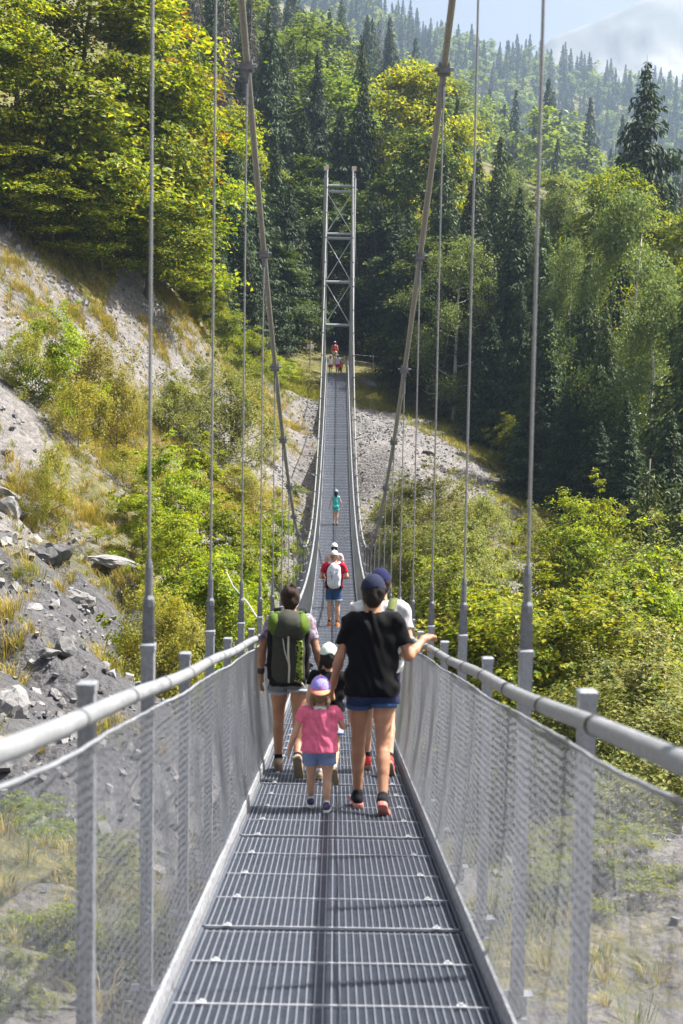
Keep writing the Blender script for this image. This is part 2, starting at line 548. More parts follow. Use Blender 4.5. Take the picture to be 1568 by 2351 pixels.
# deck panels: one mesh, shared
PL = 2.58
mb = MB()
nb = 130
for i in range(nb):                                   # close-set cross bars
    yy = -PL / 2 + .02 + (PL - .05) * i / (nb - 1)
    mb.box((0, yy, -.016), (2 * DW - .02, .0075, .026), mi=0)
for x in np.linspace(-DW + .02, DW - .02, 37):         # lengthwise bars
    mb.box((x, 0, -.0135), (.0048, PL - .03, .034), mi=1)
for k in range(4):
    yy = -PL / 2 + .03 + k * .645
    mb.box((0, yy, -.012), (2 * DW - .01, .014, .037), mi=4)
    for sx in (-1, 1):
        mb.box((sx * (DW - .11), yy, .009), (.034, .036, .005), mi=2)
        mb.box((sx * (DW - .11), yy, .016), (.018, .018, .010), mi=2, top=.8)
mb.box((0, PL / 2 - .012, -.02), (2 * DW - .01, .02, .03), mi=3)
for sx in (-1, 1):
    mb.box((sx * (DW + .002), 0, -.015), (.012, PL - .012, .05), mi=0)
panel_me = mb.mesh('deck_panel', [M['grate'], M['grate_long'], M['galv_bright'], M['galv_dark'], M['grate_cross']])
y = 6.47 - 4 * PL
while y < Y_END:
    y0, y1 = y, y + PL
    z0, z1 = deck_z(y0), deck_z(y1)
    x0, x1 = deck_x(y0), deck_x(y1)
    bpart('deck_panel', panel_me, ((x0 + x1) / 2, (y0 + y1) / 2, (z0 + z1) / 2), (math.atan2(z1 - z0, PL), 0, -math.atan2(x1 - x0, PL)))
    y = y1

# toe boards, hand rails, upper net ropes, deck stringers, main cables
ys = np.arange(-9.5, Y_END + .01, .5)
for s in (-1, 1):
    xs = deck_x(ys)
    n = len(ys)
    prof = [(DW + .012, -.03), (DW + .020, .10), (DW + .032, .105), (DW + .024, -.03)]
    v = np.stack([np.stack([xs + s * a_, ys, deck_z(ys) + b_], -1) for a_, b_ in prof], 1)
    i, j = np.meshgrid(np.arange(n - 1), np.arange(4), indexing='ij'); k = (j + 1) % 4
    f = np.stack([i * 4 + j, (i + 1) * 4 + j, (i + 1) * 4 + k, i * 4 + k], -1).reshape(-1, 4)
    bpart('toe_board', mesh_np('toe_board', v.reshape(-1, 3), f, [M['toe']]))
    wob = .006 * np.sin(ys * 1.9 + s)
    rail_pts = np.stack([xs + s * LR, ys, deck_z(ys) + RAILH + wob], -1)
    v, f, _ = tube_np(rail_pts, .027, 14)
    rail = bpart('hand_rail', mesh_np('hand_rail', v, f, [M['rail']], True))
    ysr = np.arange(-9.5, Y_END, .12)
    sag = .005 * np.abs(np.sin((ysr - P0) * math.pi / PS)) + .0015 * np.sin(ysr * 17)
    v, f, _ = tube_np(np.stack([deck_x(ysr) + s * (LR + .015 - .01 * np.sin(ysr * 2.2)), ysr, deck_z(ysr) + RAILH - .085 - sag], -1), .007, 6)
    bpart('net_rope', mesh_np('net_rope', v, f, [M['galv']], True))
    v, f, _ = tube_np(np.stack([xs + s * (DW - .05), ys, deck_z(ys) - .13], -1), .045, 8)
    bpart('deck_stringer', mesh_np('deck_stringer', v, f, [M['galv_dark']], True))
    # collars on the rail
    cv, cf, _ = tube_np([(0, -.012, 0), (0, -.005, 0), (0, .005, 0), (0, .012, 0)], [.0295, .0315, .0315, .0295], 14)
    cme = mesh_np('rail_collar', cv, cf, [M['rubber'] if s > 0 else M['galv_dark']], True)
    for yy in np.arange(P0 - .55, Y_END - 1, PS / 1.5):
        sl = (deck_z(yy + .2) - deck_z(yy - .2)) / .4
        link('rail_collar', cme, rail, (deck_x(yy) + s * LR, yy, deck_z(yy) + RAILH + .006 * math.sin(yy * 1.9 + s)), (math.atan(sl), 0, 0))
    # main cable from the near pylon (behind the viewer) over the far tower and down to its anchor
    yc = np.arange(-9.8, 92.6, .6)
    pts = np.stack([deck_x(yc) + s * (LC + .04 * np.clip((yc - 60) / 32, 0, 1)), yc, cable_z(yc)], -1)
    pts = np.concatenate([pts, [[s * .83 - .17, 93.4, 14.9], [s * 1.1 - .17, 100, 12.2], [s * 1.9 - .2, 118, 6.5]]])
    v, f, _ = tube_np(pts, .027, 10)
    bpart('main_cable', mesh_np('main_cable', v, f, [M['cable']], True))

# posts, cross beams, hangers
def post_mesh(h, w, d):
    mb = MB()
    hw, hd, c = w / 2, d / 2, .006
    ring = lambda z, ww, dd: [(-ww, -dd, z), (ww, -dd, z), (ww, dd, z), (-ww, dd, z)]
    rs = [(-.16, hw, hd), (h - .03, hw, hd), (h - .03, hw + .004, hd + .004), (h - .004, hw + .004, hd + .004), (h, hw - .004, hd - .004)]
    v = sum([ring(*r) for r in rs], [])
    f = [(4 * i + j, 4 * i + (j + 1) % 4, 4 * i + 4 + (j + 1) % 4, 4 * i + 4 + j) for i in range(len(rs) - 1) for j in range(4)]
    n = 4 * (len(rs) - 1)
    mb.add(v, f + [(n, n + 1, n + 2, n + 3), (3, 2, 1, 0)])
    return mb
mb = post_mesh(RAILH + .075, .05, .056)
mb.tube([(-.03, 0, RAILH - .0), (-.08, 0, RAILH)], .008, 6)
short_me = mb.mesh('post', [M['galv']])
mb = post_mesh(RAILH + .16, .05, .062)
tall_me = mb.mesh('post', [M['galv']])
fork = MB()
fork.box((0, -.0, .05), (.014, .05, .13)); fork.tube([(-.02, 0, .06), (.02, 0, .06)], .017, 8)
fork.box((-.013, 0, .12), (.008, .042, .14)); fork.box((.013, 0, .12), (.008, .042, .14))
fork.tube([(0, 0, .17), (0, 0, .20), (0, 0, .215), (0, 0, .33), (0, 0, .36)], [.024, .024, .016, .016, .011], 8)
fork_me = fork.mesh('hanger_fork', [M['galv_dark']])
clamp = MB()
clamp.box((0, 0, 0), (.085, .11, .075)); clamp.box((0, 0, .0), (.105, .05, .10), top=.8)
for yy in (-.035, .035):
    clamp.tube([(-.075, yy, 0), (.075, yy, 0)], .011, 6)
clamp.box((0, 0, -.08), (.03, .05, .09)); clamp.tube([(0, 0, -.10), (0, 0, -.30)], .014, 6)
clamp_me = clamp.mesh('cable_clamp', [M['galv_dark']])
beam = MB()
beam.box((0, 0, -.075), (2 * LP + .13, .07, .006)); beam.box((0, 0, -.125), (2 * LP + .08, .012, .10)); beam.box((0, 0, -.175), (2 * LP + .08, .07, .008))
beam_me = beam.mesh('cross_beam', [M['galv']])
for k in range(-6, 63):
    yy = P0 + PS * k
    z, xc = float(deck_z(yy)), float(deck_x(yy))
    bpart('cross_beam', beam_me, (xc, yy, z))
    for s in (-1, 1):
        tall = k % 2 == 1
        post = bpart('post', tall_me if tall else short_me, (xc + s * LP, yy, z), (0, 0, 0 if s > 0 else math.pi))
        if tall:
            zt = z + RAILH + .16
            zc = float(cable_z(yy)) if yy < 92 else 20
            lcx = s * (LC + .04 * np.clip((yy - 60) / 32, 0, 1))
            if zc > zt + .55:
                v, f, _ = tube_np([(0, 0, zt + .30), (lcx - s * LP, 0, zc - .22)], .0075, 6)
                hg = bpart('hanger', mesh_np('hanger', v - [0, 0, zt], f, [M['rod']], True), (xc + s * LP, yy, zt))
                link('hanger_fork', fork_me, hg, (0, 0, -.02), (0, 0, RAD(90)))
                sl = math.atan(.0144 * (yy - 41))
                link('cable_clamp', clamp_me, hg, (lcx - s * LP, 0, zc - zt), (0, 0, 0))
            else:
                v, f, _ = tube_np([(0, 0, -.05), (lcx - s * LP, 0, max(.03, zc - zt))], .012, 6)
                hg = bpart('hanger', mesh_np('hanger', v, f, [M['rod']], True), (xc + s * LP, yy, zt))
                link('cable_clamp', clamp_me, hg, (lcx - s * LP, 0, max(.04, zc - zt)))

# side nets: diagonal wires of an elongated diamond mesh
def net_point(u, tt, s):
    top = deck_z(u) + RAILH - .092
    bot = deck_z(u) + .02
    ease = (1 - tt) ** 2.2
    x = LR + .01 - (LR - DW - .005) * ease
    wav = (.006 * np.sin(u * 2.1 + 3 * tt + s) + .003 * np.sin(u * 5.3 + 1.7 * s + 5 * tt) + .007 * np.sin(np.pi * tt) * np.sin(u * 2 * np.pi / PS)) * np.sin(np.pi * np.clip(tt, 0, 1)) ** .7
    return np.stack([deck_x(u) + s * (x + wav), u, bot + (top - bot) * tt], -1)

def net_mesh(s):
    V, F, n0 = [], [], 0
    K = 9
    tt = np.linspace(0, 1, K)
    for ya, yb, pitch, r in ((1.0, 26, .030, .00095), (26, 50, .050, .0018), (50, Y_END - .6, .10, .0040)):
        for d in (-1, 1):
            u0 = np.arange(ya, yb, pitch)
            u0 = u0 + rng.normal(0, pitch * .06, len(u0))
            u = u0[:, None] + d * (tt[None] - .5) * .52 + .003 * rng.normal(size=(len(u0), K))
            c = net_point(u, np.broadcast_to(tt, u.shape), s)              # (n,K,3)
            c = c + s * d * np.array([.0018, 0, 0])
            offs = np.array([(0, r, 0), (-s * r * .87, -r * .5, 0), (s * r * .87, -r * .5, 0)])
            v = c[:, :, None] + offs[None, None]
            n = len(u0)
            idx = np.arange(n * K * 3).reshape(n, K, 3)
            a_, b_ = idx[:, :-1], idx[:, 1:]
            f = np.stack([a_, np.roll(a_, -1, 2), np.roll(b_, -1, 2), b_], -1).reshape(-1, 4)
            V.append(v.reshape(-1, 3)); F.append(f + n0); n0 += n * K * 3
    # lacing along the foot
    return np.concatenate(V), np.concatenate(F)
for s in (-1, 1):
    v, f = net_mesh(s)
    bpart('side_net', mesh_np('side_net', v, f, [M['net']]), kind='stuff')

# far tower
TX, TY, TB = -.17, 92.6, float(deck_z(92.6))
tower = empty('tower', Vector((TX, TY, TB)) - BL)
tower.parent = bridge
tower.scale = (1, 1, .975)
for s in (-1, 1):
    v, f, cf = tube_np([(s * .90, 0, -1.6), (s * .90, 0, 6.6), (s * .895, 0, 13.05)], .15, 18)
    leg = link('tower_leg', mesh_np('tower_leg', v, [f, np.array(cf)], [M['tower']], False), tower)
    mb = MB(); mb.tube([(s * .90, 0, 6.42), (s * .90, 0, 6.46)], .19, 18); mb.tube([(s * .90, 0, 6.475), (s * .90, 0, 6.515)], .19, 18)
    link('leg_flange', mb.mesh('leg_flange', [M['galv_dark']]), tower)
    mb = MB(); mb.box((s * .895, 0, 13.12), (.26, .34, .14), top=.8); mb.box((s * .895, 0, 13.33), (.10, .16, .32)); mb.tube([(s * .895 - .12, 0, 13.28), (s * .895 + .12, 0, 13.28)], .06, 8)
    link('cable_saddle', mb.mesh('cable_saddle', [M['tower']]), tower)
    mb = MB(); mb.box((s * .895, 0, 13.66), (.30, .26, .30))
    link('tower_cap', mb.mesh('tower_cap', [M['beige']]), tower)
for i, z in enumerate((3.42, 6.25, 9.12, 12.15)):
    for dz in ((0,), (.0,), (0, .28), (0, .38))[i]:
        v, f, _ = tube_np([(-.84, 0, z + dz), (.84, 0, z + dz)], .10 if not dz else .085, 12)
        link('crossbar', mesh_np('crossbar', v, f, [M['tower']], True), tower)
for za, zb in ((3.5, 6.15), (6.35, 9.02), (9.5, 12.05)):
    for s in (-1, 1):
        for off in (-.05, .05) if za > 9 else (0,):
            v, f, _ = tube_np([(-s * .78, off + s * .02, za), (s * .78, off + s * .02, zb)], .027, 6)
            link('brace', mesh_np('brace', v, f, [M['galv_bright']], True), tower)

# wind guys running from the deck edge down to the banks
for nm, pts in (('guy_wire', [at(600, 1432, 17.0), at(570, 1385, 21), at(535, 1345, 27), at(515, 1300, 36)]),
                ('guy_wire', [at(1000, 1105, 72), at(1010, 1118, 70), at(1030, 1124, 68)])):
    pts = [Vector(p) for p in pts]
    v, f, _ = tube_np([p - BL for p in pts], .011, 6)
    bpart(nm, mesh_np(nm, v, f, [M['galv_bright']], True), BL)

# ------------------------------------------------------------------ foliage builders

def leaves(c, nrm, L, W, r, tdir=None):
    """rhombic leaf faces at c with normals nrm"""
    n = len(c)
    nrm = unit(nrm)
    t_ = unit(np.cross(nrm, r.normal(size=(n, 3)))) if tdir is None else unit(tdir + .25 * r.normal(size=(n, 3)))
    b_ = unit(np.cross(nrm, t_))
    L = np.broadcast_to(L, (n,))[:, None] / 2
    W = np.broadcast_to(W, (n,))[:, None] / 2
    fold = nrm * W * .35
    v = np.stack([c - t_ * L, c + b_ * W + fold, c + t_ * L, c - b_ * W + fold], 1)
    return v.reshape(-1, 3), np.arange(n * 4).reshape(n, 4)

LEAF = {}
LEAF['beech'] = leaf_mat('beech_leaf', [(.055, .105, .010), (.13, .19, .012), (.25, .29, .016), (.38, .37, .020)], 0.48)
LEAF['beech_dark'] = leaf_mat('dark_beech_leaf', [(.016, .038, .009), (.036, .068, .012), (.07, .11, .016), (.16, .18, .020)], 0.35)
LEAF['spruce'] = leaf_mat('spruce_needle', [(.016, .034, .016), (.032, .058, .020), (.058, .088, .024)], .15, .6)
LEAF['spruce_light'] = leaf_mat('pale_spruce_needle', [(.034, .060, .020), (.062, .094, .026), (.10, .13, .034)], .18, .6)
LEAF['dead'] = leaf_mat('dead_spruce_twig', [(.07, .062, .058), (.12, .105, .098), (.085, .08, .06)], .05, .8)
LEAF['birch'] = leaf_mat('birch_leaf', [(.045, .082, .030), (.092, .14, .048), (.145, .195, .064), (.20, .23, .078)], 0.4)
LEAF['pale'] = leaf_mat('pale_broadleaf', [(.07, .12, .026), (.13, .18, .036), (.20, .24, .048)], 0.4)
LEAF['yellow'] = leaf_mat('yellow_green_leaf', [(.06, .12, .010), (.145, .215, .014), (.26, .305, .018), (.38, .365, .024)], 0.48)
LEAF['willow'] = leaf_mat('willow_leaf', [(.075, .105, .026), (.145, .18, .042), (.22, .24, .056), (.29, .265, .07)], 0.38)
LEAF['dry'] = leaf_mat('dry_shrub_leaf', [(.13, .15, .02), (.24, .24, .03), (.36, .31, .055)], 0.4)
LEAF['orange'] = leaf_mat('autumn_leaf', [(.12, .13, .010), (.25, .19, .012), (.36, .16, .014)], .45)
M['bark'] = simple_mat('grey_bark', (.085, .075, .062), .9, 0, .35, 6, .4)
M['bark_white'] = simple_mat('birch_bark', (.48, .46, .42), .8, 0, .25, 5, .2)
M['bark_dead'] = simple_mat('bleached_bark', (.20, .185, .17), .9, 0, .3, 6, .3)

def branch_tree(r, h, spread, base, nl, lean=0.0, trunk_r=None):
    """trunk and limbs; returns mesh builder and limb end points"""
    mb = MB()
    trunk_r = trunk_r or h * .014
    zz = np.linspace(-.5, h * .9, 9)
    wob = np.cumsum(r.normal(0, h * .008, (9, 2)), 0)
    tp = np.c_[wob[:, 0] + lean * zz, wob[:, 1], zz]
    mb.tube(tp, np.linspace(trunk_r, trunk_r * .18, 9), 7)
    ends = []
    for i in range(nl):
        f = base + (.95 - base) * (i + r.random()) / nl
        k = f * .9 * 8
        k0 = int(np.clip(k, 0, 7))
        p0 = tp[k0] + (tp[k0 + 1] - tp[k0]) * (k - k0)
        a_ = i * 2.4 + r.normal(0, .3)
        ln = spread * math.sqrt(max(.05, 1 - ((f - base) / (1.02 - base)) ** 1.6)) * r.uniform(.7, 1.05)
        d = np.array([math.cos(a_), math.sin(a_), 0])
        q = np.linspace(0, 1, 5)[:, None]
        rise = r.uniform(.1, .55)
        pts = p0 + d * ln * q + np.array([0, 0, 1]) * ln * rise * q ** 1.4 + r.normal(0, .03 * ln, (5, 3)) * q
        mb.tube(pts, np.linspace(trunk_r * .38 * (1.1 - f * .7), .012, 5), 5)
        ends.append((pts, ln))
    return mb, ends

def crown_clumps(r, h, w, base, ncl, shape, lump=.3, lob=9, lsz=.12):
    """clump centres spread through a lumpy crown volume"""
    z = base + (1 - base) * r.random(ncl) ** .85
    f = (z - base) / (1 - base)
    if shape == 'dome':
        env = np.sqrt(np.clip(1 - (f * 1.02 - .38) ** 2 / .40, 0.02, 1))
    elif shape == 'cone':
        env = np.clip(1 - f, .03, 1) ** .75
    elif shape == 'bush':
        env = np.sqrt(np.clip(1 - f ** 2, .03, 1))
    else:
        env = np.sin(np.pi * np.clip(f * .86 + .12, 0, 1)) ** .7
    ph = r.random(4) * 6.28
    def radius(a_, f, env):
        return w / 2 * env * (1 + lump * (np.sin(2 * a_ + ph[0] + 4 * f) * .5 + np.sin(3 * a_ + ph[1] - 7 * f) * .5 + np.sin(5 * a_ + ph[2] + 11 * f) * .35))
    # boughs: a few dozen lobes with gaps between them; clumps gather round the boughs
    nlob = max(10, ncl // lob)
    a_ = np.arange(nlob) * 2.399 + r.normal(0, .35, nlob)
    zl, fl, el = z[:nlob], f[:nlob], env[:nlob]
    rad = radius(a_, fl, el) * r.uniform(.25, 1.0, nlob) ** .55
    lc = np.stack([rad * np.cos(a_), rad * np.sin(a_), zl * h], -1)
    k = np.r_[np.arange(nlob), r.integers(0, nlob, ncl - nlob)]
    ls_ = w * lsz * r.uniform(.6, 1.35, nlob)[k]
    c = lc[k] + r.normal(size=(ncl, 3)) * np.c_[ls_, ls_, ls_ * .55] * .62
    c[:, 2] = np.maximum(c[:, 2], base * h * .6 + .15 * h * .1)
    return c, k

def broadleaf(seed, h, w, base=.12, ncl=300, per=60, ls=.22, shape='oval', flat=.4, cl=.55, droop=0.0, lump=.3, trunk=True, lean=0., nl=16, lob=9, lsz=.12):
    r = np.random.default_rng(seed)
    mb, ends = branch_tree(r, h, w * .42, max(base, .12), nl, lean)
    c, _ = crown_clumps(r, h, w, base, ncl, shape, lump, lob, lsz)
    c[:, 0] += lean * c[:, 2]
    shoot = np.zeros(ncl, bool)
    if shape == 'bush':                                  # stray shoots break the outline
        shoot = r.random(ncl) < .17
        c[shoot] *= np.c_[r.uniform(1.02, 1.28, shoot.sum()), r.uniform(1.02, 1.28, shoot.sum()), r.uniform(1.05, 1.30, shoot.sum())]
    out = unit(np.c_[c[:, :2], (c[:, 2] - h * .5)[:, None] * .6])
    n = ncl * per
    k = np.repeat(np.arange(ncl), per)
    sz = (cl * r.uniform(.55, 1.35, ncl) * np.where(shoot, .5, 1))[k]
    off = r.normal(size=(n, 3)) * np.c_[sz, sz, sz * flat] * .55
    # each spray tilts outwards and down
    tilt = out[k]
    off[:, 2] -= .35 * (off * tilt).sum(1) * 1.0
    off[:, 2] -= droop * np.abs(r.normal(size=n)) * sz
    pos = c[k] + off
    nrm = np.array([0, 0, 1.0]) * 1.1 + tilt * .7 + r.normal(size=(n, 3)) * .55
    if droop:
        nrm = tilt * .8 + r.normal(size=(n, 3)) * .8
    L = ls * r.uniform(.5, 1.45, n)
    v, f = leaves(pos, nrm, L, L * .62, r)
    return mb, v, f

def spruce(seed, h, w, base=.04, dens=1.0, droop=.35, ls=.42, sparse=0.0, whorl=.42):
    r = np.random.default_rng(seed)
    mb = MB()
    zz = np.linspace(-.5, h, 8)
    mb.tube(np.c_[r.normal(0, .03, (8, 2)), zz], np.linspace(h * .013, .012, 8), 7)
    C, T, N, S = [], [], [], []
    z = h * base + .3
    ph = r.random(3) * 6.28
    while z < h - .15:
        f = z / h
        R = w / 2 * (1 - f) ** .82 * (1 + .12 * math.sin(z * 2.3 + ph[0])) + .06
        nb_ = 6 if R > .8 else 5
        a0 = r.random() * 6.28
        for i in range(nb_):
            if r.random() < sparse:
                continue
            a_ = a0 + i * 6.283 / nb_ + r.normal(0, .18)
            ln = R * r.uniform(.68, 1.14) * (1 + .12 * math.sin(3 * a_ + ph[1]))
            d = np.array([math.cos(a_), math.sin(a_), 0.])
            side = np.array([-d[1], d[0], 0.])
            q = np.linspace(0, 1, 4)[:, None]
            bend = lambda q: d * ln * q + np.array([0, 0, 1.]) * ln * (-droop * q + .22 * droop * 2 * q ** 3 + (.25 if f > .8 else 0) * q)
            if ln > .7:
                mb.tube(np.array([0, 0, z]) + bend(q), np.linspace(.035 * min(1, ln / 2.5) + .008, .006, 4), 3, caps=False)
            n = max(5, int(ln * 26 * dens))
            u = r.uniform(.12, 1.02, n)[:, None]
            sp = r.normal(size=(n, 1)) * .30 * ln * (u * (1.12 - u) * 2.1 + .08)
            p_ = np.array([0, 0, z]) + bend(u) + side * sp
            dn = np.abs(r.normal(size=(n, 1))) * (.16 + .05 * ln)
            p_[:, 2:] -= dn
            td = d * .55 + side * np.sign(sp) * .45 + np.array([0, 0, -1.]) * (.35 + 1.1 * dn / .3) + r.normal(size=(n, 3)) * .2
            C.append(p_); T.append(td); N.append(np.array([0, 0, .7]) + d * .5 + r.normal(size=(n, 3)) * .6); S.append(np.full(n, ls * (.55 + .45 * min(1, ln / 2))))
        z += whorl * (.55 + .45 * (1 - f)) * r.uniform(.8, 1.2)
    C, T, N, S = map(np.concatenate, (C, T, N, S))
    S = S * r.uniform(.7, 1.3, len(S))
    v, f = leaves(C, N, S, S * .34, r, T)
    return mb, v, f

TREE = {}
def reg(key, built, bark, leafmat, trunk_name='trunk'):
    mb, v, f = built
    TREE[key] = [(mb.mesh(trunk_name, [M[bark]], True), mesh_np('crown', v, f, [LEAF[leafmat]]))]

def reg_many(key, fn, n, bark, leafmat):
    out = []
    for i in range(n):
        mb, v, f = fn(i)
        out.append((mb.mesh('trunk', [M[bark]], True), mesh_np('crown', v, f, [LEAF[leafmat] if isinstance(leafmat, str) else LEAF[leafmat[i % len(leafmat)]]])))
    TREE[key] = out

# unit-height sources: built at a typical size, then scaled
BASEH = {}
def source(key, h, n, bark, leaf, fn):
    BASEH[key] = h
    reg_many(key, fn, n, bark, leaf)

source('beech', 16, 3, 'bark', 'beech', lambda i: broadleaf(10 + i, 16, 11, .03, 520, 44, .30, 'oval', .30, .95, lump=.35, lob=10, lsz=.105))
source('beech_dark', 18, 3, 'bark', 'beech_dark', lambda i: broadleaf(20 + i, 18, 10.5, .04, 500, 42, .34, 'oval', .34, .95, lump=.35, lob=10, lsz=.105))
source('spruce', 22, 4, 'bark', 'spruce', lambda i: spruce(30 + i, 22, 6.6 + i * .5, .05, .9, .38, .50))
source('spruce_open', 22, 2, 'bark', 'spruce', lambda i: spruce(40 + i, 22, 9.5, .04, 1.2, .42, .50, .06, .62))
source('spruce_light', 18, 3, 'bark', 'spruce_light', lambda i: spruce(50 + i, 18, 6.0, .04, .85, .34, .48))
source('dead', 20, 2, 'bark_dead', 'dead', lambda i: spruce(60 + i, 20, 5.2, .25, .45, .55, .42, .25))
source('birch', 15, 3, 'bark_white', 'birch', lambda i: broadleaf(70 + i, 15, 7.0, .12, 420, 75, .165, 'oval', 1.0, .60, .9, .4, lob=9, lsz=.10, lean=.02 * (i - 1)))
source('pale', 15, 3, 'bark', 'pale', lambda i: broadleaf(80 + i, 15, 8.5, .08, 240, 55, .36, 'dome', .7, 1.0, lump=.3))
source('yellow', 8, 3, 'bark', 'yellow', lambda i: broadleaf(90 + i, 8, 6.6, .03, 330, 40, .23, 'oval', .34, .58, lump=.4, lob=9))
source('willow', 3.2, 3, 'bark', 'willow', lambda i: broadleaf(100 + i, 3.2, 4.0, .0, 280, 60, .082, 'bush', 1.2, .28, lump=.5, nl=26, lob=8, lsz=.10))
source('hazel', 4.5, 3, 'bark', 'yellow', lambda i: broadleaf(110 + i, 4.5, 4.8, .0, 300, 58, .125, 'bush', .42, .38, lump=.55, nl=26, lob=8, lsz=.10))
source('green_bush', 3.5, 3, 'bark', 'beech', lambda i: broadleaf(120 + i, 3.5, 4.3, .0, 280, 56, .108, 'bush', .55, .34, lump=.55, nl=26, lob=8, lsz=.10))
source('dry_bush', 2.0, 3, 'bark', 'dry', lambda i: broadleaf(130 + i, 2.0, 2.8, .0, 220, 55, .062, 'bush', 1.3, .22, lump=.45, nl=24, lob=6, lsz=.10))
source('sapling', 4.0, 2, 'bark', 'spruce_light', lambda i: spruce(140 + i, 4.0, 2.2, .02, 3.0, .22, .16, 0, .2))
source('orange', 7, 1, 'bark', 'orange', lambda i: broadleaf(150, 7, 4.2, .1, 160, 50, .2, 'oval', .36, .6, lump=.4))

_tc = [0]
def plant(name, key, x, y, h, label, cat, group=None, wscale=1.0, variant=None, sink=.12, lean=None, zbase=None):
    i = _tc[0]; _tc[0] += 1
    var = TREE[key][(i if variant is None else variant) % len(TREE[key])]
    s = h / BASEH[key]
    o = empty(name, (x, y, (H(x, y) if zbase is None else zbase) - sink), label, cat, group, rz=(i * 2.399) % 6.283)
    wscale *= [1.0, .84, 1.16, .93, 1.08][i % 5]
    for nm, me in zip(('trunk', 'crown'), var):
        link(nm, me, o, None, (0, 0 if lean is None else lean, 0), (s * wscale, s * wscale, s))
    return o

def plant_px(name, key, px, ptop, Y, label, cat, group=None, wscale=1.0, **k):
    """stands at distance Y with its top where the picture shows it"""
    x = at(px, 940, Y).x
    zt = at(px, ptop, Y).z
    zb = H(x, Y)
    h = max(.6, zt - zb)
    return plant(name, key, x, Y, h, label, cat, group, wscale * (BASEH[key] / h) ** .35, **k)

# ------------------------------------------------------------------ trees one can tell apart
T = lambda *a, **k: plant_px(*a, **k)
GL = 'bright beech trees above the scree'
for px, pt, Y, lab, ws, key in [
    (-110, -120, 61, 'sunlit yellow green beech cut by the left edge above the scree', 1.0, 'beech'),
    (40, -190, 64, 'tall sunlit beech in the upper left corner above the scree', 1.05, 'beech'),
    (185, -140, 67, 'tallest sunlit beech at upper left with dark gaps in its crown', 1.0, 'beech'),
    (300, 10, 70, 'sunlit beech with yellowing top, second from the edge of the left grove', 1.0, 'beech'),
    (372, 170, 73, 'sunlit beech at the outer edge of the left grove, branches reaching towards the bridge', .95, 'beech'),
    (330, 340, 68.5, 'low leafy beech at the foot of the left grove beside the scree', 1.05, 'beech'),
    (230, 300, 66, 'leafy young beech at the scree edge below the tall left grove', 1.0, 'beech'),
    (120, 320, 63.5, 'low young beech at the left scree edge under the tall beeches', 1.0, 'beech'),
    (20, 300, 61.5, 'young beech at the far left scree edge under the tallest beeches', 1.0, 'beech'),
]:
    T('beech_tree', key, px, pt, Y, lab, 'tree', GL, ws)
T('maple_tree', 'orange', 375, 40, 76, 'slim tree with orange tinged top behind the left beech grove', 'tree')

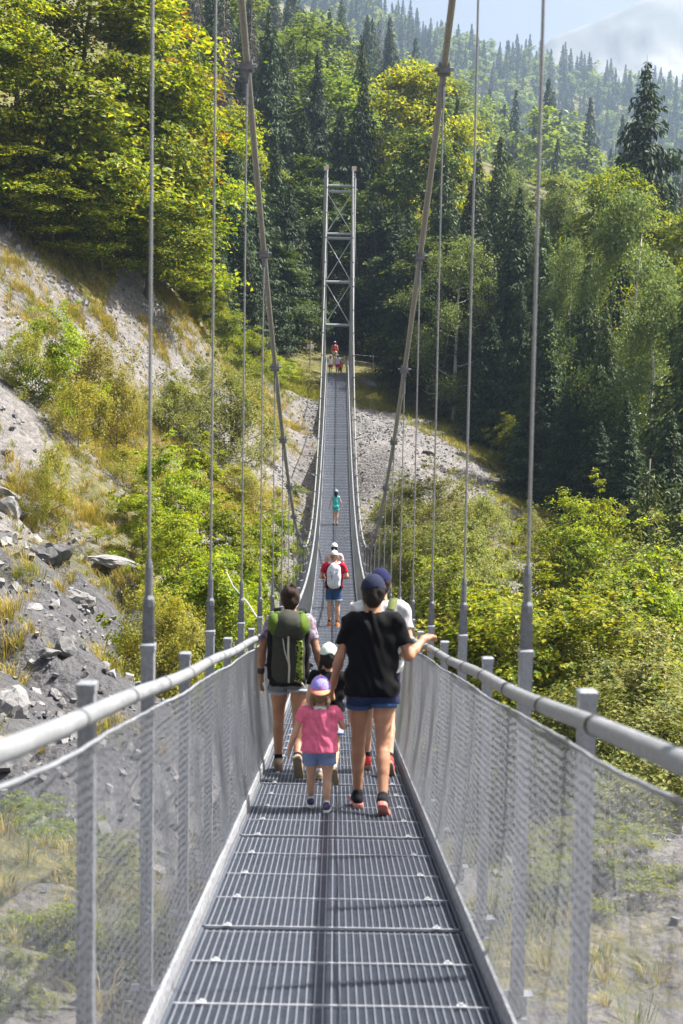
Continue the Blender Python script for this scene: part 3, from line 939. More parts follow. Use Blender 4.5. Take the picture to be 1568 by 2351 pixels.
for px, pt, Y, key, nm, lab, ws in [
    (455, 150, 98, 'spruce', 'spruce_tree', 'tall dark spruce just right of the left beech grove', 1.0),
    (520, 255, 96, 'spruce', 'spruce_tree', 'dark spruce behind the left hanger rods, left of the tower', 1.1),
    (575, 330, 100, 'spruce_open', 'spruce_tree', 'broad dark spruce with drooping boughs left of the tower', 1.0),
    (625, 290, 106, 'spruce', 'spruce_tree', 'slender dark spruce behind the left main cable', 1.0),
    (410, 420, 90, 'spruce', 'spruce_tree', 'shaded spruce behind the rim of the left scree slope', 1.1),
    (490, 500, 88, 'spruce', 'spruce_tree', 'lower dark spruce above the yellow bush on the left slope', 1.1),
    (385, 470, 85, 'spruce', 'spruce_tree', 'dark spruce just behind the last beech of the left grove', 1.15),
    (445, 400, 91, 'spruce', 'spruce_tree', 'deep shaded spruce between the two left hanger rods', 1.2),
    (555, 520, 90, 'spruce', 'spruce_tree', 'shaded spruce behind the innermost left hanger rod', 1.2),
    (608, 560, 98, 'spruce', 'spruce_tree', 'shaded spruce above the weedy bank left of the tower', 1.1),
    (690, 250, 118, 'spruce', 'spruce_tree', 'spruce halfway between the left main cable and the tower top', 1.1),
    (930, 470, 97, 'spruce', 'spruce_tree', 'dark spruce right beside the grassy clearing', 1.15),
    (1000, 540, 95, 'beech_dark', 'beech_tree', 'shaded beech hanging over the right end of the clearing', .85),
    (1010, 330, 104, 'spruce_light', 'spruce_tree', 'tall green spruce just right of the right main cable', 1.2),
    (1075, 400, 98, 'spruce', 'spruce_tree', 'dark spruce between the two inner right hangers', 1.2),
    (1128, 370, 104, 'spruce_light', 'spruce_tree', 'tall sunlit spruce left of the outermost right hanger', 1.2),
    (1182, 420, 90, 'spruce', 'spruce_tree', 'dark spruce just left of the outermost right hanger', 1.2),
    (1238, 500, 88, 'spruce_light', 'spruce_tree', 'green spruce just right of the outermost right hanger', 1.15),
    (1295, 520, 90, 'spruce', 'spruce_tree', 'dark spruce between the pale birches at right', 1.1),
    (1345, 560, 84, 'spruce_light', 'spruce_tree', 'green spruce left of the large silvery birch', 1.1),
    (1510, 420, 96, 'spruce', 'spruce_tree', 'dark spruce right of and below the big lone spruce', 1.2),
    (885, 250, 126, 'spruce', 'spruce_tree', 'dark spruce left of the bright beech above the tower', 1.1),
    (980, 180, 134, 'spruce', 'spruce_tree', 'dark spruce right behind the bright beech crown', 1.1),
    (545, 250, 112, 'beech', 'beech_tree', 'rounded green beech between dark spruces left of the tower', .7),
    (660, 420, 104, 'spruce', 'spruce_tree', 'dark spruce left of the tower foot', 1.15),
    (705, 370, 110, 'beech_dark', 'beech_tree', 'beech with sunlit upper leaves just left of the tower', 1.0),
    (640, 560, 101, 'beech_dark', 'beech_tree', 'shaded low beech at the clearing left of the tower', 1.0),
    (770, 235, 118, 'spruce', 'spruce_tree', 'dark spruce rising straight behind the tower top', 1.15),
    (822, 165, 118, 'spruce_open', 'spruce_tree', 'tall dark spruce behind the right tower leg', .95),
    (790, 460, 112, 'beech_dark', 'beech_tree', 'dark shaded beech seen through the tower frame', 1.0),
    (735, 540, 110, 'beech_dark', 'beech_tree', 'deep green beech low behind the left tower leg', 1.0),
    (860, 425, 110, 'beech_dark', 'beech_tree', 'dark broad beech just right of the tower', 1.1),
    (925, 150, 122, 'beech', 'beech_tree', 'tall yellow green beech right of the tower with bright crown', .7),
    (965, 290, 112, 'beech_dark', 'beech_tree', 'large leafy beech behind the right main cable', .8),
    (905, 465, 106, 'spruce', 'spruce_tree', 'shaded spruce above the path end right of the tower', 1.15),
    (960, 515, 102, 'spruce', 'spruce_tree', 'dark spruce standing over the right end of the clearing', 1.1),
    (1035, 215, 128, 'spruce', 'spruce_tree', 'pointed dark spruce right of the bright beech', 1.05),
    (1015, 410, 108, 'spruce', 'spruce_tree', 'dark spruce behind the second right hanger rod', 1.1),
    (1085, 330, 112, 'spruce_light', 'spruce_tree', 'mid green spruce between the right hanger rods', 1.1),
    (1135, 300, 116, 'spruce_light', 'spruce_tree', 'narrow mid green spruce in the right forest wall', 1.1),
    (1040, 540, 90, 'birch', 'birch_tree', 'birch with fine sunlit leaves beside the right main cable', .9),
    (1110, 520, 93, 'spruce', 'spruce_tree', 'dark spruce right of the sunlit birch', 1.1),
    (1155, 430, 96, 'spruce_light', 'spruce_tree', 'sunlit spruce in the middle of the right forest wall', 1.15),
    (1205, 480, 92, 'spruce_light', 'spruce_tree', 'spruce directly behind the outermost right hanger rod', 1.1),
    (1262, 450, 97, 'birch', 'birch_tree', 'tall pale birch in the right forest wall', .6),
    (1300, 560, 86, 'birch', 'birch_tree', 'pale leafy birch left of the big silvery birch', .65),
    (1190, 640, 84, 'spruce', 'spruce_tree', 'shaded spruce low in the right forest edge', 1.1),
    (1255, 700, 80, 'spruce', 'spruce_tree', 'dark spruce under the pale birches at right', 1.1),
    (1330, 760, 76, 'spruce', 'spruce_tree', 'dark spruce filling the shade below the silvery birch', 1.1),
    (1125, 720, 86, 'spruce', 'spruce_tree', 'shaded spruce at the dark forest foot right of the gravel', 1.05),
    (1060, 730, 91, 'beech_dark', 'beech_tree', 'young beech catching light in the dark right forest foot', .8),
    (1462, 122, 100, 'spruce_open', 'spruce_tree', 'big lone spruce with wide boughs against the hazy ridge at upper right', 1.4),
    (1395, 390, 92, 'beech', 'beech_tree', 'yellow green broadleaf tree below the big lone spruce', .55),
    (1440, 455, 76, 'birch', 'birch_tree', 'large silvery green birch dominating the right side', .85),
    (1550, 490, 82, 'beech', 'beech_tree', 'yellow leaved tree at the right edge', .55),
    (1500, 640, 70, 'birch', 'birch_tree', 'silvery birch near the right edge below the yellow tree', .85),
    (1385, 690, 72, 'spruce_light', 'spruce_tree', 'green spruce in front of the big silvery birch', 1.15),
    (1585, 600, 68, 'spruce_light', 'spruce_tree', 'spruce cut by the right edge of the picture', 1.2),
    (1440, 900, 64, 'spruce', 'spruce_tree', 'dark spruce in shade under the right birches', 1.2),
    (1540, 930, 60, 'spruce', 'spruce_tree', 'dark spruce at the right edge above the grey bushes', 1.2),
    (1380, 960, 66, 'spruce', 'spruce_tree', 'shaded spruce above the yellow bush at right', 1.2),
    (1300, 880, 72, 'spruce', 'spruce_tree', 'dark spruce at the foot of the right forest, above the bare strip', 1.2),
    (1220, 850, 76, 'spruce', 'spruce_tree', 'dark spruce beside the bare strip under the right forest', 1.1),
    (1492, 1045, 50, 'sapling', 'spruce_sapling', 'young spruce with a light green tip at the right', 1.5),
    (1575, 1060, 48, 'sapling', 'spruce_sapling', 'young spruce at the right picture edge', 1.5),
    (740, 265, 46 * 3, 'spruce_light', 'spruce_tree', 'hazy spruce peeping out left of the tower top', 1.0),
]:
    T(nm, key, px, pt, Y, lab, 'tree', None, ws)

# leaning white birch stem and the bare snag at the right edge
mb = MB()
b0, b1 = at(995, 935, 92), at(1040, 735, 91)
q = np.linspace(0, 1, 7)[:, None]
pts = np.array(b0) + (np.array(b1) - np.array(b0)) * q + np.array([.10, 0, 0]) * np.sin(q * 5)
mb.tube(pts - np.array(b0), np.linspace(.085, .045, 7), 8)
for k in (3, 4, 5):
    mb.tube([pts[k] - np.array(b0), pts[k] - np.array(b0) + np.array([.5 * (-1) ** k, .1, .7])], [.025, .008], 5)
bt = empty('leaning_birch', (b0.x, b0.y, b0.z), 'thin white birch stem leaning in the dark forest right of the gravel', 'tree')
link('trunk', mb.mesh('trunk', [M['bark_white']], True), bt)
mb = MB()
bx = at(1553, 940, 92).x; bz = H(bx, 92); bh = at(1553, 245, 92).z - bz
mb.tube([(0, 0, -.5), (.05, 0, bh * .4), (-.03, .05, bh * .75), (.04, 0, bh)], [.30, .22, .15, .03], 8)
for k in range(16):
    z = bh * (.45 + .035 * k); a_ = k * 2.4
    ln = 1.1 * (1 - k / 22)
    mb.tube([(0, 0, z), (ln * .6 * math.cos(a_), ln * .6 * math.sin(a_), z + .05), (ln * math.cos(a_), ln * math.sin(a_), z - .25)], [.035, .02, .006], 4)
sn = empty('dead_tree', (bx, 92, bz), 'bare grey dead trunk standing at the right edge beside the lone spruce', 'tree')
link('trunk', mb.mesh('trunk', [M['bark_dead']], True), sn)

# hillside forest behind: single trees, hazier with distance
r5 = np.random.default_rng(55)
placed = []
scat = {}
def scatter(n, pxr, Yr, kinds, hr, label, group, mind=4.0, nm='spruce_tree', tries=40, keep=None):
    k = 0
    for _ in range(n * tries):
        if k >= n: break
        Y = math.sqrt(r5.uniform(Yr[0] ** 2, Yr[1] ** 2))
        px = r5.uniform(*pxr)
        x = at(px, 940, Y).x
        if any((x - a_) ** 2 + (Y - b_) ** 2 < mind ** 2 for a_, b_ in placed): continue
        if keep and not keep(px, Y): continue
        placed.append((x, Y))
        key = kinds[r5.integers(len(kinds))]
        h = r5.uniform(*hr)
        scat.setdefault(group, []).append((px, Y, key, plant({'pale': 'broadleaf_tree', 'birch': 'birch_tree', 'beech': 'beech_tree', 'dead': 'dead_spruce'}.get(key, nm), key, x, Y, h,
              label[key] if isinstance(label, dict) else label, 'tree', group, (BASEH[key] / h) ** .2)))
        k += 1
scatter(62, (370, 760), (128, 205), ['spruce', 'spruce', 'spruce_light', 'spruce', 'dead', 'pale'], (15, 23),
        {'spruce': 'dark spruce in the hillside forest above the left grove', 'spruce_light': 'lighter green spruce in the hillside forest above the left grove',
         'dead': 'grey brown dead spruce in the hillside forest left of the tower', 'pale': 'pale green broadleaf tree among spruces left of the tower'}, 'hillside forest left of the tower', 4.2)
scatter(60, (360, 900), (205, 320), ['spruce', 'spruce', 'spruce_light', 'dead', 'pale', 'spruce'], (15, 24),
        {'spruce': 'bluish spruce high on the upper left hillside', 'spruce_light': 'grey green spruce high on the upper left hillside',
         'dead': 'bleached dead spruce high on the upper left hillside', 'pale': 'pale broadleaf crown high on the upper left hillside'}, 'upper left hillside forest', 5.0)
scatter(34, (760, 1060), (132, 240), ['spruce', 'spruce', 'spruce_light', 'spruce', 'pale'], (16, 24),
        {'spruce': 'spruce on the slope above the tower', 'spruce_light': 'light green spruce on the slope above the tower',
         'pale': 'pale broadleaf tree on the slope above the tower', 'beech': 'yellow green beech on the slope above the tower'}, 'forest on the slope above the tower', 4.5)
scatter(66, (1020, 1600), (122, 215), ['pale', 'spruce_light', 'birch', 'spruce_light', 'spruce', 'pale'], (11, 18),
        {'pale': 'pale sunlit broadleaf tree in the hollow below the hazy ridge', 'birch': 'feathery birch in the hollow below the hazy ridge',
         'spruce_light': 'light green spruce in the hollow below the hazy ridge', 'spruce': 'dark spruce in the hollow below the hazy ridge'}, 'trees in the hollow below the ridge', 4.6)

ORD = ['first', 'second', 'third', 'fourth', 'fifth', 'sixth', 'seventh', 'eighth', 'ninth', 'tenth', 'eleventh', 'twelfth', 'thirteenth', 'fourteenth', 'fifteenth', 'sixteenth', 'seventeenth']
LOOK = {'spruce': 'dark spruce', 'spruce_light': 'lighter green spruce', 'dead': 'grey dead spruce', 'pale': 'pale broadleaf tree', 'birch': 'feathery birch', 'beech': 'yellow green beech'}
for grp, items in scat.items():
    items.sort(key=lambda q: q[1])
    nrow = math.ceil(len(items) / 16)
    rows = [items[i * len(items) // nrow:(i + 1) * len(items) // nrow] for i in range(nrow)]
    rname = ['front', 'second', 'third', 'fourth', 'fifth']
    for i, row in enumerate(rows):
        row.sort(key=lambda q: q[0])
        for j, (px, Y, key, o) in enumerate(row):
            o['label'] = '%s, %s from left, %s row, %s' % (LOOK[key], ORD[j], 'rear' if i == nrow - 1 else rname[i], grp)

# far ridge forest reads as one mass
def far_forest(n, seed):
    r = np.random.default_rng(seed)
    src = [spruce(200 + i, 20, 6.5, .03, .16, .35, 1.35, 0, 1.0) for i in range(3)]
    srcb = [broadleaf(210 + i, 15, 9.5, .03, 60, 11, 1.05, 'dome', .8, 1.3, nl=3) for i in range(2)]
    V, F, MI, n0 = [], [], [], 0
    px = r.uniform(300, 1650, n); Y = 240 + 880 * r.random(n) ** .8
    px = np.r_[px, r.uniform(740, 1620, n // 2)]; Y = np.r_[Y, r.uniform(760, 1060, n // 2)]
    for a_, y in zip(px, Y):
        x = at(a_, 940, y).x
        con = r.random() < (.78 if fbm(np.array(x * .02), np.array(y * .02), 2) > -.12 else .3)
        v, f = (src[r.integers(3)] if con else srcb[r.integers(2)])[1:]
        s = r.uniform(.6, 1.3) * (1 + .2 * min(1, y / 900))
        th = r.random() * 6.28
        R = np.array([[math.cos(th), -math.sin(th), 0], [math.sin(th), math.cos(th), 0], [0, 0, 1]])
        V.append((v @ R.T) * s + np.array([x, y, H(x, y) - .3])); F.append(f + n0); MI.append(np.full(len(f), 0 if con else 1)); n0 += len(v)
    return np.concatenate(V), np.concatenate(F), np.concatenate(MI)
v, f, mi = far_forest(1000, 9)
link('far_forest', mesh_np('far_forest', v, f, [LEAF['spruce'], LEAF['pale']], False, mi), label='bluish mixed forest covering the hazy far ridge', cat='forest', kind='stuff')

# ------------------------------------------------------------------ shrubs
def shrub(nm, key, px, ptop, pbase, Y, lab, ws=1.0, group=None):
    """top and foot as the picture shows them; the foot sits on the slope near distance Y"""
    if px > 840 and pbase < 1500:
        ws *= .78; ptop += 28
    if px < 700 and pbase < 1700:
        ws *= {'hazel': .68, 'dry_bush': .72, 'willow': .88}.get(key, .8)
        if key == 'dry_bush': ptop += 30
    x = at(px, 940, Y).x
    zb = H(x, Y)
    h = max(.5, at(px, ptop, Y).z - zb)
    wd = {'hazel': 4.8, 'green_bush': 4.3, 'willow': 4.0, 'dry_bush': 2.8}[key]
    rad = .72 * wd * (h / BASEH[key]) * ws * (BASEH[key] / h) ** .5
    if abs(x) < rad + .75 and zb + h > deck_z(Y) - .3:      # keep clear of the walkway
        x = math.copysign(rad + .75, x)
        h = max(.5, h + zb - H(x, Y))
    plant(nm, key, x, Y, h, lab, 'shrub', group, ws * (BASEH[key] / h) ** .5, sink=.1)

for a_ in [
    ('yellow_bush', 'hazel', 480, 640, 760, 76, 'bright yellow green bush on the rim under the dark spruces, left', 1.0),
    ('yellow_bush', 'hazel', 525, 720, 800, 79, 'small yellow bush right of the rim bush on the left slope', 1.0),
    ('leafy_bush', 'green_bush', 425, 640, 720, 76, 'green bush at the top of the left scree', 1.0),
    ('leafy_bush', 'green_bush', 575, 765, 850, 82, 'green bush on the left bank beside the sign clearing', 1.1),
    ('leafy_bush', 'green_bush', 630, 815, 870, 88, 'low weedy bush left of the tower foot', 1.2),
    ('willow_bush', 'willow', 455, 830, 1010, 60, 'big rounded grey green bush in the middle of the left slope', 1.25),
    ('willow_bush', 'willow', 530, 860, 1000, 64, 'grey green bush right of the big rounded one on the left slope', 1.1),
    ('willow_bush', 'willow', 390, 880, 1000, 57, 'smaller grey green bush left of the big rounded one', 1.0),
    ('leafy_bush', 'green_bush', 125, 715, 880, 48, 'dark leafy bush high on the left slope near the picture edge', 1.0),
    ('dry_bush', 'dry_bush', 230, 760, 880, 50, 'yellowish bush right of the dark leafy bush', 1.1),
    ('dry_bush', 'dry_bush', 60, 740, 850, 47, 'yellowish bush at the left edge beside the dark leafy bush', 1.0),
    ('dry_bush', 'dry_bush', 180, 850, 960, 46, 'tangled yellow green bush below the dark leafy bush', 1.0),
    ('dry_bush', 'dry_bush', 270, 850, 960, 49, 'yellow green bush in the middle of the left slope', 1.0),
    ('dry_bush', 'dry_bush', 110, 1000, 1130, 40, 'rusty dry bush above the grey boulders', .8),
    ('dry_bush', 'dry_bush', 285, 1000, 1080, 46, 'brownish dry bush left of the bright hazel', 1.0),
    ('dry_bush', 'dry_bush', 350, 1330, 1440, 32, 'low yellowing bush at the foot of the bright hazel', 1.0),
    ('dry_bush', 'dry_bush', 385, 1370, 1480, 31, 'low yellowing bush behind the left tall post', 1.0),
    ('hazel_bush', 'hazel', 385, 1040, 1330, 43, 'large bright yellow green hazel on the left slope', .95),
    ('hazel_bush', 'hazel', 460, 1045, 1330, 45, 'bright hazel right of the largest one, left slope', .95),
    ('hazel_bush', 'hazel', 335, 1130, 1330, 40, 'bright hazel at the scree edge, left of the largest one', .85),
    ('hazel_bush', 'hazel', 415, 1190, 1400, 38, 'dense yellow green hazel below the largest one', .9),
    ('hazel_bush', 'hazel', 520, 1180, 1400, 41, 'yellow green hazel beside the left hanger rods', .9),
    ('hazel_bush', 'hazel', 575, 1200, 1420, 44, 'yellow green hazel close to the left main cable', .8),
    ('leafy_bush', 'green_bush', 540, 1290, 1480, 36, 'dark green bush at the gully left of the walkway', 1.0),
    ('leafy_bush', 'green_bush', 480, 1320, 1490, 34, 'dark green bush low beside the second left hanger', 1.0),
    ('leafy_bush', 'green_bush', 600, 1270, 1470, 40, 'green bush under the left hand rail', 1.0),
    ('hazel_bush', 'hazel', 640, 1180, 1350, 50, 'yellow green bush just left of the deck at mid span', .8),
    ('dry_bush', 'dry_bush', 590, 1080, 1180, 58, 'dry yellow bush left of the main cable low point', 1.4),
    ('dry_bush', 'dry_bush', 640, 1090, 1180, 62, 'dry yellow bush beside the deck left of the girl in teal', 1.4),
    ('dry_bush', 'dry_bush', 540, 1040, 1120, 58, 'dry yellow bush above the bright hazel', 1.5),
    ('dry_bush', 'dry_bush', 620, 1000, 1100, 68, 'olive bush by the shaded rock left of the deck', 1.3),
    ('willow_bush', 'willow', 680, 1120, 1200, 66, 'grey green bush touching the left side of the deck', 1.0),
    # right bank
    ('willow_bush', 'willow', 870, 1085, 1250, 64, 'pale willow just right of the deck at mid span', 1.0),
    ('willow_bush', 'willow', 930, 1090, 1250, 63, 'pale willow right of the deck below the gravel', 1.1),
    ('willow_bush', 'willow', 1000, 1075, 1250, 62, 'pale willow under the right main cable', 1.2),
    ('willow_bush', 'willow', 1070, 1070, 1250, 60, 'highest pale willow at the gravel edge, right bank', 1.1),
    ('willow_bush', 'willow', 1120, 1120, 1270, 58, 'pale willow at the outer corner of the right willow mass', .9),
    ('willow_bush', 'willow', 890, 1190, 1330, 55, 'grey green willow close to the right hand rail', 1.1),
    ('willow_bush', 'willow', 960, 1180, 1330, 54, 'dense willow in the middle of the right willow mass', 1.2),
    ('willow_bush', 'willow', 1040, 1180, 1330, 53, 'dense willow behind the right hanger rods', 1.2),
    ('willow_bush', 'willow', 1110, 1210, 1330, 51, 'grey green willow beside the bare strip', 1.0),
    ('leafy_bush', 'green_bush', 920, 1270, 1400, 47, 'green bush behind the navy caps', 1.0),
    ('willow_bush', 'willow', 985, 1270, 1400, 46, 'olive willow right of the navy caps', 1.1),
    ('willow_bush', 'willow', 1060, 1280, 1400, 45, 'olive willow behind the third right hanger', 1.1),
    ('dry_bush', 'dry_bush', 950, 1370, 1480, 38, 'dry pale bush beyond the right rail near the gravel gully', 1.5),
    ('hazel_bush', 'hazel', 1050, 1360, 1500, 38, 'yellow green hazel behind the second right hanger', .8),
    ('hazel_bush', 'hazel', 1120, 1380, 1560, 36, 'leafy hazel left of the outermost right hanger', .9),
    ('leafy_bush', 'green_bush', 1190, 1400, 1590, 34, 'green bush directly behind the right tall post', 1.1),
    ('hazel_bush', 'hazel', 1290, 1370, 1640, 35, 'largest bright hazel right of the tall right post', 1.0),
    ('leafy_bush', 'green_bush', 1370, 1400, 1640, 33, 'dense green hazel beside the largest bright one, right', 1.1),
    ('yellow_bush', 'hazel', 1390, 1150, 1340, 52, 'bright yellow bush in front of the dark spruces, right', .9),
    ('yellow_bush', 'hazel', 1345, 1200, 1340, 50, 'smaller yellow bush left of the bright one at right', .8),
    ('leafy_bush', 'green_bush', 1280, 1230, 1380, 50, 'shaded green bush at the end of the bare strip', 1.0),
    ('willow_bush', 'willow', 1460, 1250, 1420, 46, 'grey green willow right of the bright yellow bush', 1.3),
    ('willow_bush', 'willow', 1540, 1260, 1430, 44, 'grey willow at the right picture edge', 1.3),
    ('willow_bush', 'willow', 1440, 1430, 1600, 36, 'pale willow beyond the largest bright hazel, right', 1.3),
    ('dry_bush', 'willow', 1520, 1430, 1600, 34, 'pale dry bush at the right edge above the rail', 1.1),
    ('willow_bush', 'willow', 1500, 1530, 1700, 30, 'pale willow right of the short right post', 1.2),
    ('dry_bush', 'willow', 1420, 1600, 1720, 28, 'yellowing bush just beyond the right rail', 1.1),
    ('dry_bush', 'willow', 1540, 1600, 1740, 27, 'yellowing bush at the right edge beyond the rail', 1.1),
    ('leafy_bush', 'green_bush', 1460, 1290, 1480, 41, 'green bush low at the right below the spruce sapling', 1.3),
    ('willow_bush', 'willow', 1230, 1150, 1250, 62, 'grey shrub in the shade beside the bare strip', .8),
    ('leafy_bush', 'green_bush', 1180, 930, 1050, 82, 'dim green undergrowth bush at the right forest edge', 1.0),
    ('leafy_bush', 'green_bush', 1075, 820, 960, 90, 'young tree catching light at the right forest foot', .8),
    ('leafy_bush', 'green_bush', 1330, 1120, 1230, 58, 'green bush under the dark spruces at right', 1.1),
    # below the near nets
    ('willow_bush', 'willow', 1330, 2000, 2200, 15.5, 'grey leafed bush seen through the right net', .8),
    ('leafy_bush', 'green_bush', 1440, 2100, 2300, 13.5, 'leafy weeds seen through the lower right net', .7),
    ('willow_bush', 'willow', 1250, 2150, 2300, 13, 'pale weeds beside the deck under the right net', .6),
    ('willow_bush', 'willow', 1500, 1900, 2100, 18, 'pale bush behind the right net at the picture edge', 1.0),
    ('leafy_bush', 'green_bush', 60, 1830, 2000, 16.5, 'leafy bush seen through the left net at the picture edge', .8),
    ('willow_bush', 'willow', 250, 1950, 2150, 14.5, 'grey green weeds seen through the left net', .8),
    ('leafy_bush', 'green_bush', 120, 2080, 2300, 12.5, 'leafy weeds at lower left behind the net', .7),
    ('willow_bush', 'willow', 330, 2150, 2300, 12.5, 'pale weeds beside the deck under the left net', .6),
    ('willow_bush', 'willow', 20, 2180, 2330, 11, 'grey weeds in the lower left corner behind the net', .6),
]:
    nm, key, px, pt, pb, Y, lab, ws = a_
    shrub(nm, key, px, pt, pb, Y, lab, ws, 'bushes on the banks')

# ------------------------------------------------------------------ grass
M['grass'] = leaf_mat('dry_grass_blade', [(.14, .13, .02), (.25, .21, .035), (.36, .28, .08), (.46, .36, .17)], .35, .6, 0)
M['grass_green'] = leaf_mat('green_grass_blade', [(.07, .11, .014), (.13, .17, .02), (.22, .22, .03), (.32, .25, .06)], .4, .6, 0)
def tufts(cx, cy, hgt, nb_, r, spread=.35):
    n = len(cx)
    k = np.repeat(np.arange(n), nb_)
    m_ = len(k)
    a_ = r.random(m_) * 6.283
    rd = np.abs(r.normal(size=m_)) * .32 * hgt[k]
    bx_, by_ = cx[k] + rd * np.cos(a_), cy[k] + rd * np.sin(a_)
    bz = ground(bx_, by_) - .03
    hh = hgt[k] * r.uniform(.55, 1.2, m_)
    lean = r.uniform(.3, 1.15, m_) * hh
    d = np.c_[np.cos(a_), np.sin(a_), np.zeros(m_)]
    w = np.c_[-np.sin(a_), np.cos(a_), np.zeros(m_)] * (.004 + .006 * hh)[:, None]
    p0 = np.c_[bx_, by_, bz]
    p1 = p0 + d * (lean * .35)[:, None] + np.c_[np.zeros((m_, 2)), hh * .65]
    p2 = p0 + d * lean[:, None] + np.c_[np.zeros((m_, 2)), hh * .88]
    v = np.stack([p0 - w, p0 + w, p1 + w * .8, p1 - w * .8, p2], 1).reshape(-1, 3)
    i = np.arange(m_)[:, None] * 5
    return v, i + np.array([[0, 1, 2, 3]]), i + np.array([[3, 2, 4]])

r6 = np.random.default_rng(66)
cx_, cy_, hg = [], [], []
# clustered tufts on the left slope and right bank, where the turf mask is high
nn = 26000
Yc = np.sqrt(r6.uniform(9 ** 2, 93 ** 2, nn)); pxc = r6.uniform(-40, 1610, nn)
xc = (pxc - 774) / FPX * Yc
mk = veg_mask(xc, Yc) + .28 * fbm(xc * .5, Yc * .5, 3)
sel = (r6.random(nn) < np.clip((mk - .22) * 1.7, 0, 1)) & (np.abs(xc) < 16)
cx_.append(xc[sel]); cy_.append(Yc[sel]); hg.append(r6.uniform(.12, .34, sel.sum()))
# dry grass drifts seen in the photograph
for px, py, Y, n, sp in [(60, 600, 58, 30, 2.0), (20, 580, 58, 30, 1.6), (110, 660, 57, 30, 1.2), (245, 690, 62, 26, .5), (175, 685, 60, 14, .4), (380, 690, 73, 40, 1.2), (400, 720, 72, 40, 1.2), (360, 760, 66, 26, .6),
                         (420, 770, 70, 40, 1.2), (250, 800, 53, 40, 1.6), (310, 830, 55, 40, 1.4), (200, 780, 51, 40, 1.5), (150, 540, 66, 24, .8), (120, 530, 65, 20, .6), (320, 950, 52, 40, 1.5), (300, 1000, 50, 40, 1.5), (350, 1020, 50, 40, 1.3),
                         (440, 1010, 57, 50, 2), (500, 1080, 54, 50, 2), (560, 1120, 56, 50, 1.6), (230, 930, 48, 30, 1.0), (80, 1010, 41, 30, 1.0), (40, 990, 41, 24, .8), (60, 1210, 34, 16, .5), (30, 1470, 26, 16, .5), (20, 1400, 27, 14, .5), (215, 1090, 42, 10, .3),
                         (660, 830, 92, 60, 2), (690, 860, 92, 60, 1.5), (660, 930, 80, 40, 1.2), (620, 870, 83, 40, 1.5), (870, 890, 94, 60, 1.5), (910, 920, 92, 60, 2), (960, 980, 86, 24, 1.5), (1010, 985, 85, 30, 1.2), (1050, 1010, 82, 30, 1.2),
                         (1160, 1140, 68, 16, .5), (1220, 1230, 63, 16, .5), (700, 900, 90, 50, 1), (390, 1390, 33, 24, .6), (300, 1290, 38, 12, .5), (230, 1530, 27, 8, .3), (240, 1640, 24, 10, .4)]:
    p_ = at(px, py, Y)
    if px < 650 and Y > 40: n = int(n * 2.2)
    cx_.append(p_.x + r6.normal(0, sp * .6, n)); cy_.append(Y + r6.normal(0, sp, n)); hg.append(r6.uniform(.2, .5, n))
cx_, cy_, hg = map(np.concatenate, (cx_, cy_, hg))
ok = (np.abs(cx_) > .9) | (cy_ < 86)
cx_, cy_, hg = cx_[ok], cy_[ok], hg[ok]
grn = (cy_ > 84) | ((cx_ > 1.2) & (r6.random(len(cx_)) < .6)) | (r6.random(len(cx_)) < .3)
for nm, s_, mt, lab in (('dry_grass', ~grn, 'grass', 'straw coloured grass tufts over the rocky slopes'), ('green_grass', grn, 'grass_green', 'green grass tufts on the banks and the clearing')):
    v, f4, f3 = tufts(cx_[s_], cy_[s_], hg[s_], 34, r6)
    link(nm, mesh_np(nm, v, [f4, f3], [M[mt]]), label=lab, cat='grass', kind='stuff')
print('tufts', len(cx_))

# ------------------------------------------------------------------ rocks
t = NT('limestone_rock')
tc = t.n('ShaderNodeTexCoord'); P = tc.outputs['Object']
oi = t.n('ShaderNodeObjectInfo'); g = t.n('ShaderNodeNewGeometry')
p = t.n('ShaderNodeBsdfPrincipled'); p.inputs['Roughness'].default_value = .9
c = t.ramp(t.noise(2.5, 8, .65, P), [(.3, (.12, .122, .13)), (.5, (.20, .198, .198)), (.72, (.30, .285, .27))])
hv = t.n('ShaderNodeHueSaturation'); mr = t.n('ShaderNodeMapRange', i_3=.5, i_4=1.12)
t.l(t.math('FRACT', t.math('ADD', oi.outputs['Random'], g.outputs['Random Per Island'])), mr.inputs[0]); t.l(mr.outputs[0], hv.inputs['Value']); t.l(c, hv.inputs['Color'])
t.l(hv.outputs[0], p.inputs['Base Color'])
b = t.n('ShaderNodeBump', i_Strength=.5, i_Distance=.05); t.l(t.noise(9, 6, .7, P), b.inputs['Height']); t.l(b.outputs[0], p.inputs['Normal'])
t.l(p.outputs[0], t.out.inputs[0])
M['rock'] = t.m

